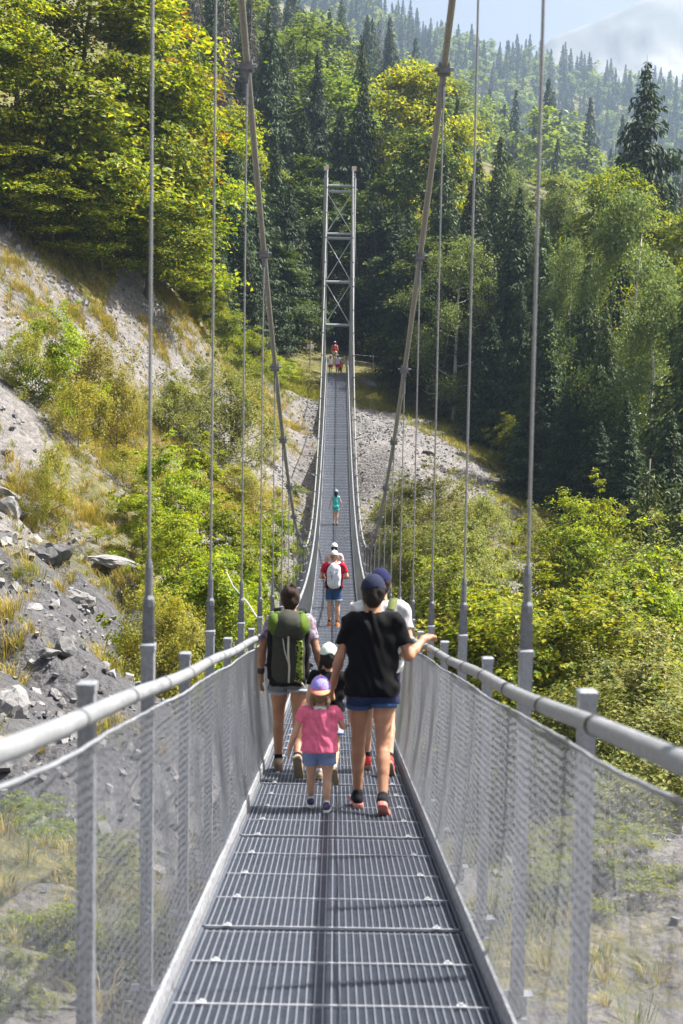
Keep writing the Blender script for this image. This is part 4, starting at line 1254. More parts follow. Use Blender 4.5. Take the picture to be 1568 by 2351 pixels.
def rock_mesh(seed, sub=3, cuts=9):
    r = np.random.default_rng(seed)
    bm = bmesh.new()
    bmesh.ops.create_icosphere(bm, subdivisions=sub, radius=1)
    co = np.array([v.co[:] for v in bm.verts])
    for _ in range(cuts):                              # flatten against random planes: angular faces
        n = unit(r.normal(size=3)); d = r.uniform(.45, .8)
        k = co @ n
        co = np.where((k > d)[:, None], co - (k - d)[:, None] * n * .96, co)
    co *= r.uniform(.7, 1.25, 3) * np.array([1, 1, .75])
    co += .03 * r.normal(size=co.shape)
    for v, c_ in zip(bm.verts, co):
        v.co = c_
    me = bpy.data.meshes.new('rock')
    bm.to_mesh(me); bm.free()
    me.materials.append(M['rock'])
    return me
ROCKS = [rock_mesh(300 + i) for i in range(8)]
def rock(px, py, Y, size, lab, i, nm='boulder', group=None, sq=(1, 1, 1)):
    p_ = at(px, py, Y)
    o = link(nm, ROCKS[i % 8], None, (p_.x, Y, H(p_.x, Y) + size * .12), (.3 * (i % 3 - 1), .25 * (i % 5 - 2), i * 1.7), (size * .68 * sq[0], size * .68 * sq[1], size * .68 * sq[2]), lab, 'rock', group)
    return o
for i, a_ in enumerate([
    (120, 1205, 36.5, 1.05, 'largest grey angular boulder on the left slope', (1.1, .9, 1.0)),
    (25, 1120, 39, .75, 'grey boulder near the left edge above the largest one', (1, 1, 1)),
    (45, 1090, 40, .55, 'grey boulder behind another near the left edge', (1, 1, 1)),
    (10, 1070, 40.5, .6, 'dark boulder at the left edge of the slope', (1, 1, .8)),
    (108, 1160, 38, .36, 'small dark boulder just above the largest boulder', (1, 1, 1)),
    (80, 1165, 38, .36, 'rounded stone left of the small dark boulder', (1, 1, 1)),
    (262, 1195, 38.5, .85, 'flat pale slab below the brownish bush', (1.5, .8, .45)),
    (180, 1290, 34.5, .65, 'pale grey boulder below the largest one', (1, 1, .9)),
    (205, 1270, 35, .6, 'grey boulder in a pair below the largest boulder', (1, 1, .9)),
    (262, 1320, 34, .62, 'grey boulder beside the grass right of the pair', (1, 1, .9)),
    (155, 1500, 26.5, .42, 'tan block stuck in the eroded gully', (1, 1, 1)),
    (5, 1190, 35.5, .45, 'pale boulder cut by the left edge', (1, 1, 1)),
    (35, 1265, 33, .36, 'pale stone below the boulders at the left edge', (1, 1, 1)),
    (10, 1690, 20.5, .62, 'dark wet looking boulder behind the left rail', (1, 1, 1)),
    (350, 1780, 20, .75, 'pale slab seen through the left net', (1.3, 1, .5)),
    (15, 1590, 22.5, .55, 'pale rock face block at the left edge above the rail', (1, 1, 1.2)),
    (130, 1560, 25, .30, 'long pale stone in the gully below the tan block', (1.7, .6, .5)),
    (215, 1420, 29, .26, 'small pale stone in the dark eroded slope', (1.2, .8, .6)),
    (846, 862, 95, .95, 'pale flat rock in the grass right of the path end', (1.3, 1, .5)),
    (1010, 1285, 49, .5, 'grey rock in the willow mass on the right bank', (1, 1, .7)),
    (950, 1440, 36, .55, 'pale rock beyond the right rail under dry bush', (1, 1, .8)),
    (1290, 2010, 15.6, .30, 'pale stone seen through the right net', (1, 1, .7)),
    (1350, 2000, 16, .35, 'biggest pale stone on the gravel under the right net', (1, 1, .7)),
    (985, 1060, 77, .5, 'grey stone on the gravel patch right of the deck', (1.3, 1, .6)),
    (920, 1030, 78, .45, 'grey stone on the gravel patch close to the deck', (1.2, 1, .6)),
]):
    rock(a_[0], a_[1], a_[2], a_[3], a_[4], i, 'boulder', None, a_[5])
for i in range(28):
    Y = r6.uniform(24, 44); px = r6.uniform(0, 330 if Y > 30 else 260)
    py = 940 - H(at(px, 940, Y).x, Y) * FPX / Y
    rock(px, py, Y, r6.uniform(.14, .34), 'loose grey stone lying on the bare scree of the lower left slope', i, 'stone', 'loose stones on the left scree', (1, 1, .7))

# gravel: countless small stones
cube_f = np.array([(0, 3, 2, 1), (4, 5, 6, 7), (0, 1, 5, 4), (1, 2, 6, 5), (2, 3, 7, 6), (3, 0, 4, 7)])
cube_v = np.array([(-1, -1, -1), (1, -1, -1), (1, 1, -1), (-1, 1, -1), (-1, -1, 1), (1, -1, 1), (1, 1, 1), (-1, 1, 1)], float)
nn = 80000
Yc = np.sqrt(r6.uniform(11 ** 2, 90 ** 2, nn)); pxc = r6.uniform(-30, 1600, nn)
xc = (pxc - 774) / FPX * Yc
mk = veg_mask(xc, Yc)
dens = np.clip(.55 - mk, 0, 1) * 1.6 * np.clip(.5 + 1.2 * fbm(xc * .3 + 40, Yc * .3, 3), .05, 1)
sel = (r6.random(nn) < dens) & (np.abs(xc) < 15) & ((xc < 1.2) | (Yc > 66) | (Yc < 26))
xc, Yc = xc[sel], Yc[sel]
n = len(xc)
sz = np.minimum(.018 + .034 * r6.exponential(1, n), np.where(Yc > 62, .075, .17))
q_ = unit(r6.normal(size=(n, 3))); w_ = unit(np.cross(q_, r6.normal(size=(n, 3)))); e_ = np.cross(q_, w_)
loc_v = cube_v[None] * r6.uniform(.55, 1.0, (n, 8, 1)) * (sz[:, None] * r6.uniform(.5, 1.1, (n, 3)))[:, None, :]
vv = loc_v[:, :, 0:1] * q_[:, None] + loc_v[:, :, 1:2] * w_[:, None] + loc_v[:, :, 2:3] * e_[:, None]
vv += np.c_[xc, Yc, ground(xc, Yc) + sz * .2][:, None]
ff = (np.arange(n)[:, None, None] * 8 + cube_f[None]).reshape(-1, 4)
link('scree', mesh_np('scree', vv.reshape(-1, 3), ff, [M['rock']]), label='loose grey gravel and small stones over the slopes', cat='gravel', kind='stuff')
print('gravel', n)

# ------------------------------------------------------------------ sign, fence, end posts at the far bank
def pz(px, py, Y): return at(px, py, Y)
p_ = at(712, 850, 94.6); sz_ = H(p_.x, 94.6)
s_ = empty('notice_board', (p_.x, 94.6, sz_), 'white notice board on a wooden post seen from behind, left of the tower', 'sign')
mb = MB(); mb.tube([(0, 0, -.3), (0, 0, at(712, 783, 94.6).z - sz_)], .05, 8); link('post', mb.mesh('post', [M['wood']]), s_)
mb = MB(); mb.box((0, .07, at(712, 795, 94.6).z - sz_), (.46, .03, .34)); link('board', mb.mesh('board', [M['white']]), s_)
p_ = at(856, 850, 99); zf = H(p_.x, 99)
fe = empty('wire_fence', (p_.x, 99, zf), 'thin wire fence with grey posts right of the path end', 'fence')
for dx, dy in ((0, 0), (2.4, .6), (4.6, 1.6)):
    mb = MB(); z0 = H(p_.x + dx, 99 + dy) - zf
    mb.tube([(dx, dy, z0 - .2), (dx, dy, z0 + 1.05)], .03, 6); link('fence_post', mb.mesh('fence_post', [M['wood']]), fe)
mb = MB()
for hh_ in (.5, .95):
    mb.tube([(-1.4, -.4, hh_ + .1)] + [(dx, dy, H(p_.x + dx, 99 + dy) - zf + hh_) for dx, dy in ((0, 0), (2.4, .6), (4.6, 1.6))], .004, 5)
link('fence_wire', mb.mesh('fence_wire', [M['rod']]), fe)
p_ = at(790, 850, 95.5); zf = H(p_.x, 95.5)
st = empty('rail_end_post', (p_.x, 95.5, zf), 'pair of pale wooden posts leaning together at the right end of the walkway', 'post')
for dx, tp in ((-.16, .06), (.16, -.02)):
    mb = MB(); mb.tube([(dx * 1.6, 0, -.3), (dx, 0, .8), (tp, 0, 1.55)], [.055, .05, .045], 8); link('stake', mb.mesh('stake', [M['wood']], True), st)

# ------------------------------------------------------------------ people: smooth implicit bodies turned into one continuous mesh each
def prim_d(p, X):
    k = p[0]
    if k == 'c':                                        # tapered limb, optional squash (sx, sy, sz)
        a_, b_, ra, rb = np.array(p[1], float), np.array(p[2], float), p[3], p[4]
        s = np.array(p[5], float) if len(p) > 5 else np.ones(3)
        q, a2, b2 = X / s, a_ / s, b_ / s
        ab = b2 - a2
        t_ = np.clip(((q - a2) @ ab) / max(1e-9, ab @ ab), 0, 1)
        return np.linalg.norm(q - a2 - t_[..., None] * ab, axis=-1) - (ra + (rb - ra) * t_)
    if k == 'e':                                        # ellipsoid, optional rotation
        q = X - np.array(p[1], float)
        if len(p) > 3 and p[3] is not None:
            q = q @ np.asarray(p[3], float)
        r_ = np.array(p[2], float)
        l = np.linalg.norm(q / r_, axis=-1)
        return (l - 1) * r_.min() * .6 + (l - 1) * r_.mean() * .4
    if k == 'b':                                        # rounded box
        q = X - np.array(p[1], float)
        if len(p) > 4 and p[4] is not None:
            q = q @ np.asarray(p[4], float)
        d = np.abs(q) - (np.array(p[2], float) - p[3])
        return np.linalg.norm(np.maximum(d, 0), axis=-1) + np.minimum(d.max(-1), 0) - p[3]

def prim_box(p):
    if p[0] == 'c':
        a_, b_ = np.array(p[1], float), np.array(p[2], float)
        r_ = max(p[3], p[4]) * (np.array(p[5], float) if len(p) > 5 else 1)
        return np.minimum(a_, b_) - r_, np.maximum(a_, b_) + r_
    c_, r_ = np.array(p[1], float), np.array(p[2], float)
    rot = p[3] if p[0] == 'e' and len(p) > 3 else (p[4] if p[0] == 'b' and len(p) > 4 else None)
    if rot is not None:
        r_ = np.full(3, np.linalg.norm(r_))
    return c_ - r_, c_ + r_

def implicit(prims, h=.01, k=.02, cut=None, wrinkle=None, extra=()):
    """smooth union of prims; extra: further (prims, cut) groups joined to it"""
    allp = list(prims) + [q for g_ in extra for q in g_[0]]
    lo = np.min([prim_box(p)[0] for p in allp], 0) - .05
    hi = np.max([prim_box(p)[1] for p in allp], 0) + .05
    n = np.ceil((hi - lo) / h).astype(int) + 1
    gridax = [lo[i] + h * np.arange(n[i]) for i in range(3)]
    def fill(ps):
        vol = np.full(n, .2)
        for p in ps:
            a_, b_ = prim_box(p)
            i0 = np.clip(np.floor((a_ - .04 - lo) / h).astype(int), 0, n - 1)
            i1 = np.clip(np.ceil((b_ + .04 - lo) / h).astype(int) + 1, 1, n)
            sl = tuple(slice(i0[i], i1[i]) for i in range(3))
            X = np.stack(np.meshgrid(*[gridax[i][sl[i]] for i in range(3)], indexing='ij'), -1)
            d = prim_d(p, X)
            v = vol[sl]
            hh = np.maximum(k - np.abs(v - d), 0) / k
            vol[sl] = np.minimum(v, d) - hh * hh * k * .25
        return vol
    vol = fill(prims)
    if cut or wrinkle or extra:
        X = np.stack(np.meshgrid(*gridax, indexing='ij'), -1)
        for ps, c_ in extra:
            v2 = c_(X, fill(ps))
            hh = np.maximum(k - np.abs(vol - v2), 0) / k
            vol = np.minimum(vol, v2) - hh * hh * k * .25
        if wrinkle:
            vol = vol + wrinkle(X)
        if cut:
            vol = cut(X, vol)
    return surface_nets(vol, lo, h)

def surface_nets(vol, lo, h):
    ins = vol < 0
    n = np.array(vol.shape)
    cnt = np.zeros(n - 1, int)
    for dx in (0, 1):
        for dy in (0, 1):
            for dz in (0, 1):
                cnt += ins[dx:n[0] - 1 + dx, dy:n[1] - 1 + dy, dz:n[2] - 1 + dz]
    act = np.argwhere((cnt > 0) & (cnt < 8))
    idx = -np.ones(n - 1, int)
    idx[tuple(act.T)] = np.arange(len(act))
    corners = [(i, j, k) for i in (0, 1) for j in (0, 1) for k in (0, 1)]
    edges = [(a_, b_) for a_ in range(8) for b_ in range(a_ + 1, 8) if sum(abs(np.subtract(corners[a_], corners[b_]))) == 1]
    val = np.stack([vol[tuple((act + c).T)] for c in corners], 1)
    acc = np.zeros((len(act), 3)); m_ = np.zeros(len(act))
    for a_, b_ in edges:
        va, vb = val[:, a_], val[:, b_]
        cr = (va < 0) != (vb < 0)
        t_ = np.where(cr, va / np.where(cr, va - vb, 1), 0)
        pos = np.array(corners[a_]) + t_[:, None] * (np.array(corners[b_]) - np.array(corners[a_]))
        acc += np.where(cr[:, None], pos, 0); m_ += cr
    V = lo + h * (act + acc / m_[:, None])
    F = []
    for ax in range(3):
        u, w = [(1, 2), (2, 0), (0, 1)][ax]
        s0 = [slice(None)] * 3; s1 = [slice(None)] * 3
        s0[ax] = slice(0, -1); s1[ax] = slice(1, None)
        e = np.argwhere(ins[tuple(s0)] != ins[tuple(s1)])
        e = e[(e[:, u] > 0) & (e[:, w] > 0) & (e[:, u] < n[u] - 1) & (e[:, w] < n[w] - 1)]
        du = np.zeros(3, int); dw = np.zeros(3, int); du[u] = 1; dw[w] = 1
        q = np.stack([idx[tuple((e - du - dw).T)], idx[tuple((e - dw).T)], idx[tuple(e.T)], idx[tuple((e - du).T)]], 1)
        flip = ~ins[tuple(e.T)]
        q[flip] = q[flip][:, ::-1]
        F.append(q)
    return V, np.concatenate(F)

def rotm(d, up=(0, 0, 1)):
    """columns: side, d, normal"""
    d = np.array(d, float); d /= np.linalg.norm(d)
    u = np.array(up, float)
    s = np.cross(d, u); s /= np.linalg.norm(s)
    return np.stack([s, d, np.cross(s, d)], 1)

def cloth_mat(name, col, rough=.85, scale=25, var=.18, cols=None, pscale=14):
    t = NT(name)
    tc = t.n('ShaderNodeTexCoord'); P = tc.outputs['Object']
    p = t.n('ShaderNodeBsdfPrincipled')
    p.inputs['Roughness'].default_value = rough; p.inputs['Specular IOR Level'].default_value = .1
    p.inputs['Sheen Weight'].default_value = .03
    if cols:
        v = t.n('ShaderNodeTexVoronoi'); v.inputs['Scale'].default_value = pscale; t.l(P, v.inputs['Vector'])
        sp = t.n('ShaderNodeSeparateColor'); t.l(v.outputs['Color'], sp.inputs[0])
        r_ = t.n('ShaderNodeValToRGB'); r_.color_ramp.interpolation = 'CONSTANT'
        el = r_.color_ramp.elements
        while len(el) < len(cols): el.new(.5)
        for i, (e, c) in enumerate(zip(el, cols)):
            e.position = i / len(cols); e.color = (*c, 1)
        t.l(sp.outputs[0], r_.inputs[0]); t.l(r_.outputs[0], p.inputs['Base Color'])
    else:
        t.l(t.ramp(t.noise(scale, 5, .6, P), [(.3, tuple(c * (1 - var) for c in col)), (.7, tuple(min(1, c * (1 + var)) for c in col))]), p.inputs['Base Color'])
    b = t.n('ShaderNodeBump', i_Strength=.25, i_Distance=.01); t.l(t.noise(30, 4, .6, P), b.inputs['Height']); t.l(b.outputs[0], p.inputs['Normal'])
    t.l(p.outputs[0], t.out.inputs[0])
    return t.m

def skin_mat(name, col):
    t = NT(name)
    tc = t.n('ShaderNodeTexCoord'); P = tc.outputs['Object']
    p = t.n('ShaderNodeBsdfPrincipled')
    base = t.ramp(t.noise(7, 6, .65, P), [(.3, tuple(c * .78 for c in col)), (.5, col), (.72, tuple(c * f for c, f in zip(col, (1.22, 1.12, 1.08))))])
    base = t.mix(t.ramp(t.noise(24, 4, .6, P), [(.5, (0, 0, 0)), (.72, (.4, .4, .4))]), base, tuple(c * f for c, f in zip(col, (1.05, .72, .66))))
    t.l(base, p.inputs['Base Color'])
    t.l(t.ramp(t.noise(12, 4, .6, P), [(.3, (.42,) * 3), (.7, (.62,) * 3)]), p.inputs['Roughness'])
    p.inputs['Subsurface Weight'].default_value = .12
    p.inputs['Subsurface Radius'].default_value = (.02, .008, .004)
    p.inputs['Specular IOR Level'].default_value = .35
    b = t.n('ShaderNodeBump', i_Strength=.2, i_Distance=.004); t.l(t.noise(40, 5, .6, P), b.inputs['Height']); t.l(b.outputs[0], p.inputs['Normal'])
    t.l(p.outputs[0], t.out.inputs[0])
    return t.m

SK = {'tan': skin_mat('tanned_skin', (.36, .19, .115)), 'fair': skin_mat('fair_skin', (.48, .29, .20)), 'child': skin_mat('child_skin', (.48, .28, .19))}
CM = dict(
    black=cloth_mat('black_cotton', (.004, .004, .005)), denim=cloth_mat('blue_denim', (.035, .075, .17), .8, 60), denim_dark=cloth_mat('dark_denim', (.018, .032, .085), .8, 60),
    denim_grey=cloth_mat('washed_grey_denim', (.17, .19, .19), .8, 60), chambray=cloth_mat('light_blue_chambray', (.15, .20, .34), .8, 70), hem=cloth_mat('turned_hem', (.28, .32, .38), .8, 60),
    pink=cloth_mat('pink_cotton', (.62, .13, .22)), white=cloth_mat('white_cotton', (.62, .63, .64)), grey=cloth_mat('grey_marl', (.34, .35, .37)), red=cloth_mat('red_jersey', (.42, .012, .035)),
    floral=cloth_mat('floral_print', None, cols=[(.10, .09, .13), (.30, .22, .26), (.40, .36, .40), (.16, .14, .19), (.45, .25, .28), (.22, .22, .30)], pscale=55),
    teal=cloth_mat('turquoise_cotton', (.06, .42, .42)), coral=cloth_mat('coral_cotton', (.55, .075, .05)), palepink=cloth_mat('pale_pink_cotton', (.55, .36, .36)),
    navy=cloth_mat('navy_cap_cloth', (.017, .021, .045)), navy_blue=cloth_mat('blue_cap_cloth', (.013, .015, .055)), capwhite=cloth_mat('white_cap_cloth', (.60, .60, .60)), mint=cloth_mat('mint_cap_cloth', (.55, .62, .55)),
    capfloral=cloth_mat('purple_flower_print', None, cols=[(.16, .16, .52), (.20, .22, .60), (.30, .26, .60), (.50, .20, .35), (.22, .28, .66)], pscale=60), orange=cloth_mat('orange_visor_cloth', (.72, .26, .16)),
    capblue=cloth_mat('light_blue_cap_cloth', (.22, .32, .55)), hair=simple_mat('dark_brown_hair', (.011, .007, .005), .6, 0, .5, 60, .6, .25), blond=simple_mat('light_brown_hair', (.20, .12, .055), .5, 0, .4, 60, .6),
    brown=simple_mat('brown_hair', (.026, .013, .007), .6, 0, .5, 60, .6, .25), shoe_black=cloth_mat('black_shoe', (.012, .012, .016)), shoe_tan=cloth_mat('beige_shoe', (.28, .22, .16)), shoe_red=cloth_mat('red_shoe', (.50, .05, .05)),
    shoe_orange=cloth_mat('orange_shoe', (.55, .20, .03)), shoe_navy=cloth_mat('navy_shoe', (.045, .05, .09)), sole_pink=simple_mat('coral_rubber_sole', (.55, .20, .16), .7), sole_tan=simple_mat('brown_rubber_sole', (.20, .155, .10), .8),
    sole_white=simple_mat('white_rubber_sole', (.62, .60, .57), .6), sock_white=cloth_mat('white_sock', (.60, .60, .64)), sock_black=cloth_mat('black_sock', (.012, .012, .015)),
    red_short=cloth_mat('red_shorts', (.40, .03, .05)), lavender=cloth_mat('lavender_cotton', (.45, .42, .62)), purple=cloth_mat('dark_purple_cloth', (.025, .025, .065)), lightgrey=cloth_mat('light_grey_cotton', (.42, .42, .43)),
    green=cloth_mat('pack_green', (.07, .115, .014), .7), packgrey=cloth_mat('pack_grey', (.038, .040, .032), .7), packblack=cloth_mat('pack_black', (.008, .008, .009), .75), packwhite=cloth_mat('pack_white', (.56, .58, .62), .6),
    olive=cloth_mat('olive_webbing', (.10, .12, .045)), forest=cloth_mat('dark_green_nylon', (.022, .05, .026)), lime=cloth_mat('lime_print', None, cols=[(.18, .25, .03), (.012, .012, .012), (.15, .22, .025), (.22, .28, .05), (.03, .035, .018)], pscale=55),
    cord=simple_mat('pale_cord', (.40, .38, .30), .8), watch=simple_mat('watch_strap', (.018, .018, .02), .6), earring=simple_mat('gold', (.7, .45, .12), .3, .9), eye=simple_mat('eye', (.6, .58, .55), .3))

def person(label, H_, x, Y, rz=0., group=None, vox=.009, build=1.0, female=True, head_s=1.0, legs=((8, 6, 0), (-8, 12, -15)), arms=None, skin='tan', shirt='black', sleeve=.55, hem=.93, shorts='denim', short_len=.35, short_flare=.012,
           hem_roll=None, shoe='shoe_black', sole='sole_white', sock=None, hair='hair', hair_style='short', cap=None, visor=None, visor_back=False, cap_gap=False, ground_z=None, collar=None, lean=0.0, watch=None, earring=False, loose=.0, sleeveless=False, leg_s=1.0, boxy=None):
    """figure facing +Y; joints follow a 1.70 m adult and scale with height"""
    neck_z = 1.475
    s = H_ / (neck_z + .235 * head_s - .83 * (1 - leg_s))
    B = build
    L_TH, L_SH, ANK = .425 * leg_s, .405 * leg_s, .085
    hipx = .088 * B
    J = {}
    for sd, (ha, kb, fp) in zip((-1, 1), legs):
        a_, b_ = RAD(ha), RAD(ha - kb)
        hip = np.array([sd * hipx, 0, 0.])
        knee = hip + L_TH * np.array([sd * .005, math.sin(a_), -math.cos(a_)])
        ank = knee + L_SH * np.array([-sd * .004, math.sin(b_), -math.cos(b_)])
        J[sd] = [hip, knee, ank, RAD(fp)]
    def foot_low(sd):
        hip, knee, ank, fp = J[sd]
        heel = ank[2] - ANK * math.cos(fp) - .06 * math.sin(fp) if True else 0
        toe = ank[2] - ANK * math.cos(fp) + .15 * math.sin(fp)
        return min(heel, toe)
    hip_z = -min(foot_low(-1), foot_low(1))
    for sd in (-1, 1):
        for i in range(3):
            J[sd][i] = J[sd][i] + np.array([0, 0, hip_z])
    up = hip_z - .90                                     # upper body rises or sinks with the stride
    O = lambda x_, y_, z_: np.array([x_, y_ + lean * (z_ - .9), z_ + up])
    shx = .172 * B if female else .192 * B
    if arms is None:
        arms = (((-.06, -.03, -.27), (-.03, .07, -.50), (0, .3, -1)), ((.06, -.03, -.27), (.03, .07, -.50), (0, .3, -1)))
    A = {}
    for sd, (el, wr, hd) in zip((-1, 1), arms):
        sh = O(sd * shx, -.005, 1.385)
        A[sd] = (sh, sh + np.array(el), sh + np.array(wr), np.array(hd, float))
    hipw = 1.52 * B if female else 1.38 * B
    wst = 1.28 * B if female else 1.42 * B
    torso = [('c', O(0, -.005, .90), O(0, 0, 1.0), .105, .094, (hipw, 1, 1)), ('c', O(0, 0, 1.0), O(0, 0, 1.16), .092, .094, (wst, 1, 1)),
             ('c', O(0, 0, 1.16), O(0, -.005, 1.33), .100, .092, (1.50 * B, 1, 1)), ('c', O(-shx * .84, -.008, 1.375), O(shx * .84, -.008, 1.375), .060, .060),
             ('c', O(0, -.015, 1.37), O(0, .012, 1.50), .072, .050, (1.15, 1, 1))]
    glute = [('e', O(sd * .078 * B, -.055, .905), (.088 * B, .080, .095)) for sd in (-1, 1)]
    chest = [('e', O(sd * .075, .075, 1.255), (.07, .055, .07)) for sd in (-1, 1)] if female and H_ > 1.5 else []
    hc = O(0, .02, neck_z + .125 * head_s)
    hs = head_s
    head = [('e', hc, (.077 * hs, .097 * hs, .112 * hs)), ('e', hc + np.array([0, .030, -.060]) * hs, (.056 * hs, .064 * hs, .060 * hs)),
            ('c', hc + np.array([0, .094, .0]) * hs, hc + np.array([0, .112, -.028]) * hs, .010 * hs, .014 * hs),
            ('e', hc + np.array([0, .088, -.062]) * hs, (.024 * hs, .012 * hs, .010 * hs)), ('e', hc + np.array([0, .085, .022]) * hs, (.05 * hs, .014 * hs, .012 * hs))]
    head += [('e', hc + np.array([sd * .079, -.002, -.012]) * hs, (.011 * hs, .021 * hs, .032 * hs)) for sd in (-1, 1)]
    limbs, hands = [], []
    for sd in (-1, 1):
        sh, el, wr, hd = A[sd]
        ab = .90 if female else 1.08
        limbs += [('c', sh, el, .050 * ab * B, .038 * ab), ('c', el, el + (wr - el) * .35, .039 * ab, .040 * ab), ('c', el + (wr - el) * .35, wr, .040 * ab, .025 * ab)]
        hdn = hd / np.linalg.norm(hd)
        pn = np.array([-sd, 0, 0.]) if abs(hdn[2]) > .6 else np.array([0, 0, -1.])   # palm side
        R = rotm(hdn, pn)
        P_ = lambda u_, v_, w_: wr + R @ np.array([u_, v_, w_])
        hands += [('c', P_(0, -.01, 0), P_(0, .02, 0), .025, .026), ('b', P_(0, .055, 0), (.038, .045, .014), .013, R)]
        curl = .5 if abs(hdn[2]) > .6 else .9
        for i, (fx, fl) in enumerate(((-.029, .068), (-.010, .078), (.010, .074), (.029, .058))):
            p0 = P_(fx, .092, 0); p1 = P_(fx * 1.05, .092 + fl * .5, fl * .22 * curl); p2 = P_(fx * 1.05, .092 + fl * (1 - .35 * curl), fl * .75 * curl)
            hands += [('c', p0, p1, .0092, .0085), ('c', p1, p2, .0085, .007)]
        ts = 1 if (R[:, 0] @ np.array([0, 1., 0])) > 0 or abs(hdn[2]) <= .6 and sd < 0 else -1
        if abs(hdn[2]) <= .6: ts = -sd * (1 if R[0, 0] > 0 else -1)
        hands += [('c', P_(ts * .030, .025, .004), P_(ts * .052, .060, .014), .012, .010), ('c', P_(ts * .052, .060, .014), P_(ts * .054, .090, .024), .010, .008)]
        hip, knee, ank, fp = J[sd]
        lb = 1.0 if female else .97
        limbs += [('c', hip, hip + (knee - hip) * .5, .086 * lb * B, .070 * lb * B), ('c', hip + (knee - hip) * .5, knee, .070 * lb * B, .050), ('c', knee, knee + (ank - knee) * .3, .049, .050), ('c', knee + (ank - knee) * .3, ank, .050, .033)]
        sh_d = (ank - knee) / np.linalg.norm(ank - knee)
        back = np.array([0, -sh_d[2] * -1, sh_d[1] * -1]) * 1.0
        back = np.array([0, sh_d[2], -sh_d[1]])
        limbs.append(('c', knee + sh_d * .07 + back * .014, knee + sh_d * .20 + back * .012, .040, .036))
        td = np.array([0, math.cos(fp), math.sin(fp)]); fu = np.array([0, -math.sin(fp), math.cos(fp)])
        limbs += [('c', ank - fu * .045 - td * .03, ank - fu * .055 + td * .13, .028, .022)]
    root = empty('person', (x, Y, (float(deck_z(Y)) + .004) if ground_z is None else ground_z), label, 'person', group, rz=rz)
    sc_ = (s, s, s)
    def child(nm, v, f, mt, par=None, smooth=True):
        return link(nm, mesh_np(nm, v, f, [mt] if not isinstance(mt, list) else mt, smooth), par or root, None, None, sc_ if par is None else None)
    vx = vox / s
    v, f = implicit(torso + glute + chest + head + limbs + hands, vx, .022)
    body = child('body', v, f, SK[skin])
    # shirt
    def grow(p, g, gx=1.0):
        p = list(p)
        if p[0] == 'c': p[3] += g; p[4] += g
        else: p[2] = tuple(np.array(p[2]) + g)
        return tuple(p)
    hz_ = hem + up
    g0 = .016 + loose
    sp = [grow(q, g0) for q in torso[1:4]] + [grow(q, g0 + .006) for q in chest] + [('c', O(0, -.005, .90), O(0, 0, 1.0), .118 + loose, .106 + loose, (hipw * 1.0, 1, 1))] + [('c', O(0, -.01, 1.37), O(0, .0, 1.445), .082, .066, (1.2, 1, 1))]
    sp += [grow(q, .026) for q in glute] if boxy else [('e', O(sd * .07 * B, -.05, .93), (.09 * B, .078, .06)) for sd in (-1, 1)]
    if boxy:
        sp.append(('c', O(0, -.006, 1.29), O(0, -.034, hem - .06), .104, .112 + boxy[1], (boxy[0], 1, 1)))
    extra = []
    if not sleeveless:
        for sd in (-1, 1):
            sh, el, wr, _ = A[sd]
            e_ = sh + (el - sh) * sleeve * 1.15
            d = (el - sh) / np.linalg.norm(el - sh)
            c_ = sh + d * np.linalg.norm(el - sh) * sleeve
            extra.append(([('c', sh, e_, .057 * B + loose * .3, .055 * B + loose * .6)], lambda X, vol, c_=c_, d=d: np.maximum(vol, (X - c_) @ d)))
    nk = O(0, .02, 1.475)
    def cut(X, vol):
        vol = np.maximum(vol, hz_ - X[..., 2])
        vol = np.maximum(vol, .074 - np.linalg.norm((X - nk) / np.array([1.05, 1.15, .8]), axis=-1))
        if sleeveless:
            vol = np.maximum(vol, np.abs(X[..., 0]) - shx * .98)
        return vol
    wr_ = lambda X: .006 * np.sin(X[..., 2] * 34 + 9 * np.sin(X[..., 0] * 11)) * np.sin(X[..., 0] * 17 + 2) + .0045 * np.sin(X[..., 0] * 42 + X[..., 2] * 24 + 2 * np.sin(X[..., 2] * 13))
    v, f = implicit(sp, vx, .03, cut, wr_, extra)
    child('shirt', v, f, CM[shirt])
    # shorts
    sp = [('c', O(0, -.005, .89), O(0, 0, 1.02), .116, .104, (hipw, 1, 1))] + [grow(q, .012) for q in glute]
    pls = []
    for sd in (-1, 1):
        hip, knee, ank, fp = J[sd]
        e_ = hip + (knee - hip) * (short_len + .12)
        sp.append(('c', hip, e_, .094 * B, (.088 if short_len < .5 else .080) * B + short_flare))
        d = (knee - hip) / np.linalg.norm(knee - hip)
        pls.append((hip + d * L_TH * short_len, d, sd))
    def cut2(X, vol):
        vol = np.maximum(vol, X[..., 2] - (1.03 + up))
        for c_, d, sd in pls:
            pl = (X - c_) @ d
            vol = np.where(sd * X[..., 0] > 0, np.maximum(vol, pl), vol)
        return vol
    sw = child('shorts', *implicit(sp, vx, .014, cut2, lambda X: .002 * np.sin(X[..., 2] * 60 + X[..., 0] * 30)), CM[shorts])
    if hem_roll:
        for sd, (c_, d, _) in zip((-1, 1), pls):
            R = rotm(d, (0, 1, 0))
            th = np.linspace(0, 2 * np.pi, 25)[:-1]
            rr = (.087 if short_len < .5 else .079) * B + short_flare + .0025
            rings = [(rr * .97, -.026), (rr + .004, -.025), (rr + .006, 0.002), (rr * .9, .003)]
            vv = np.concatenate([np.array(c_) + np.outer(np.cos(th) * q, R[:, 0]) + np.outer(np.sin(th) * q, R[:, 2]) + d * o_ for q, o_ in rings])
            i, j = np.meshgrid(np.arange(3), np.arange(24), indexing='ij'); k = (j + 1) % 24
            child('hem', vv, np.stack([i * 24 + j, i * 24 + k, (i + 1) * 24 + k, (i + 1) * 24 + j], -1).reshape(-1, 4), CM[hem_roll])
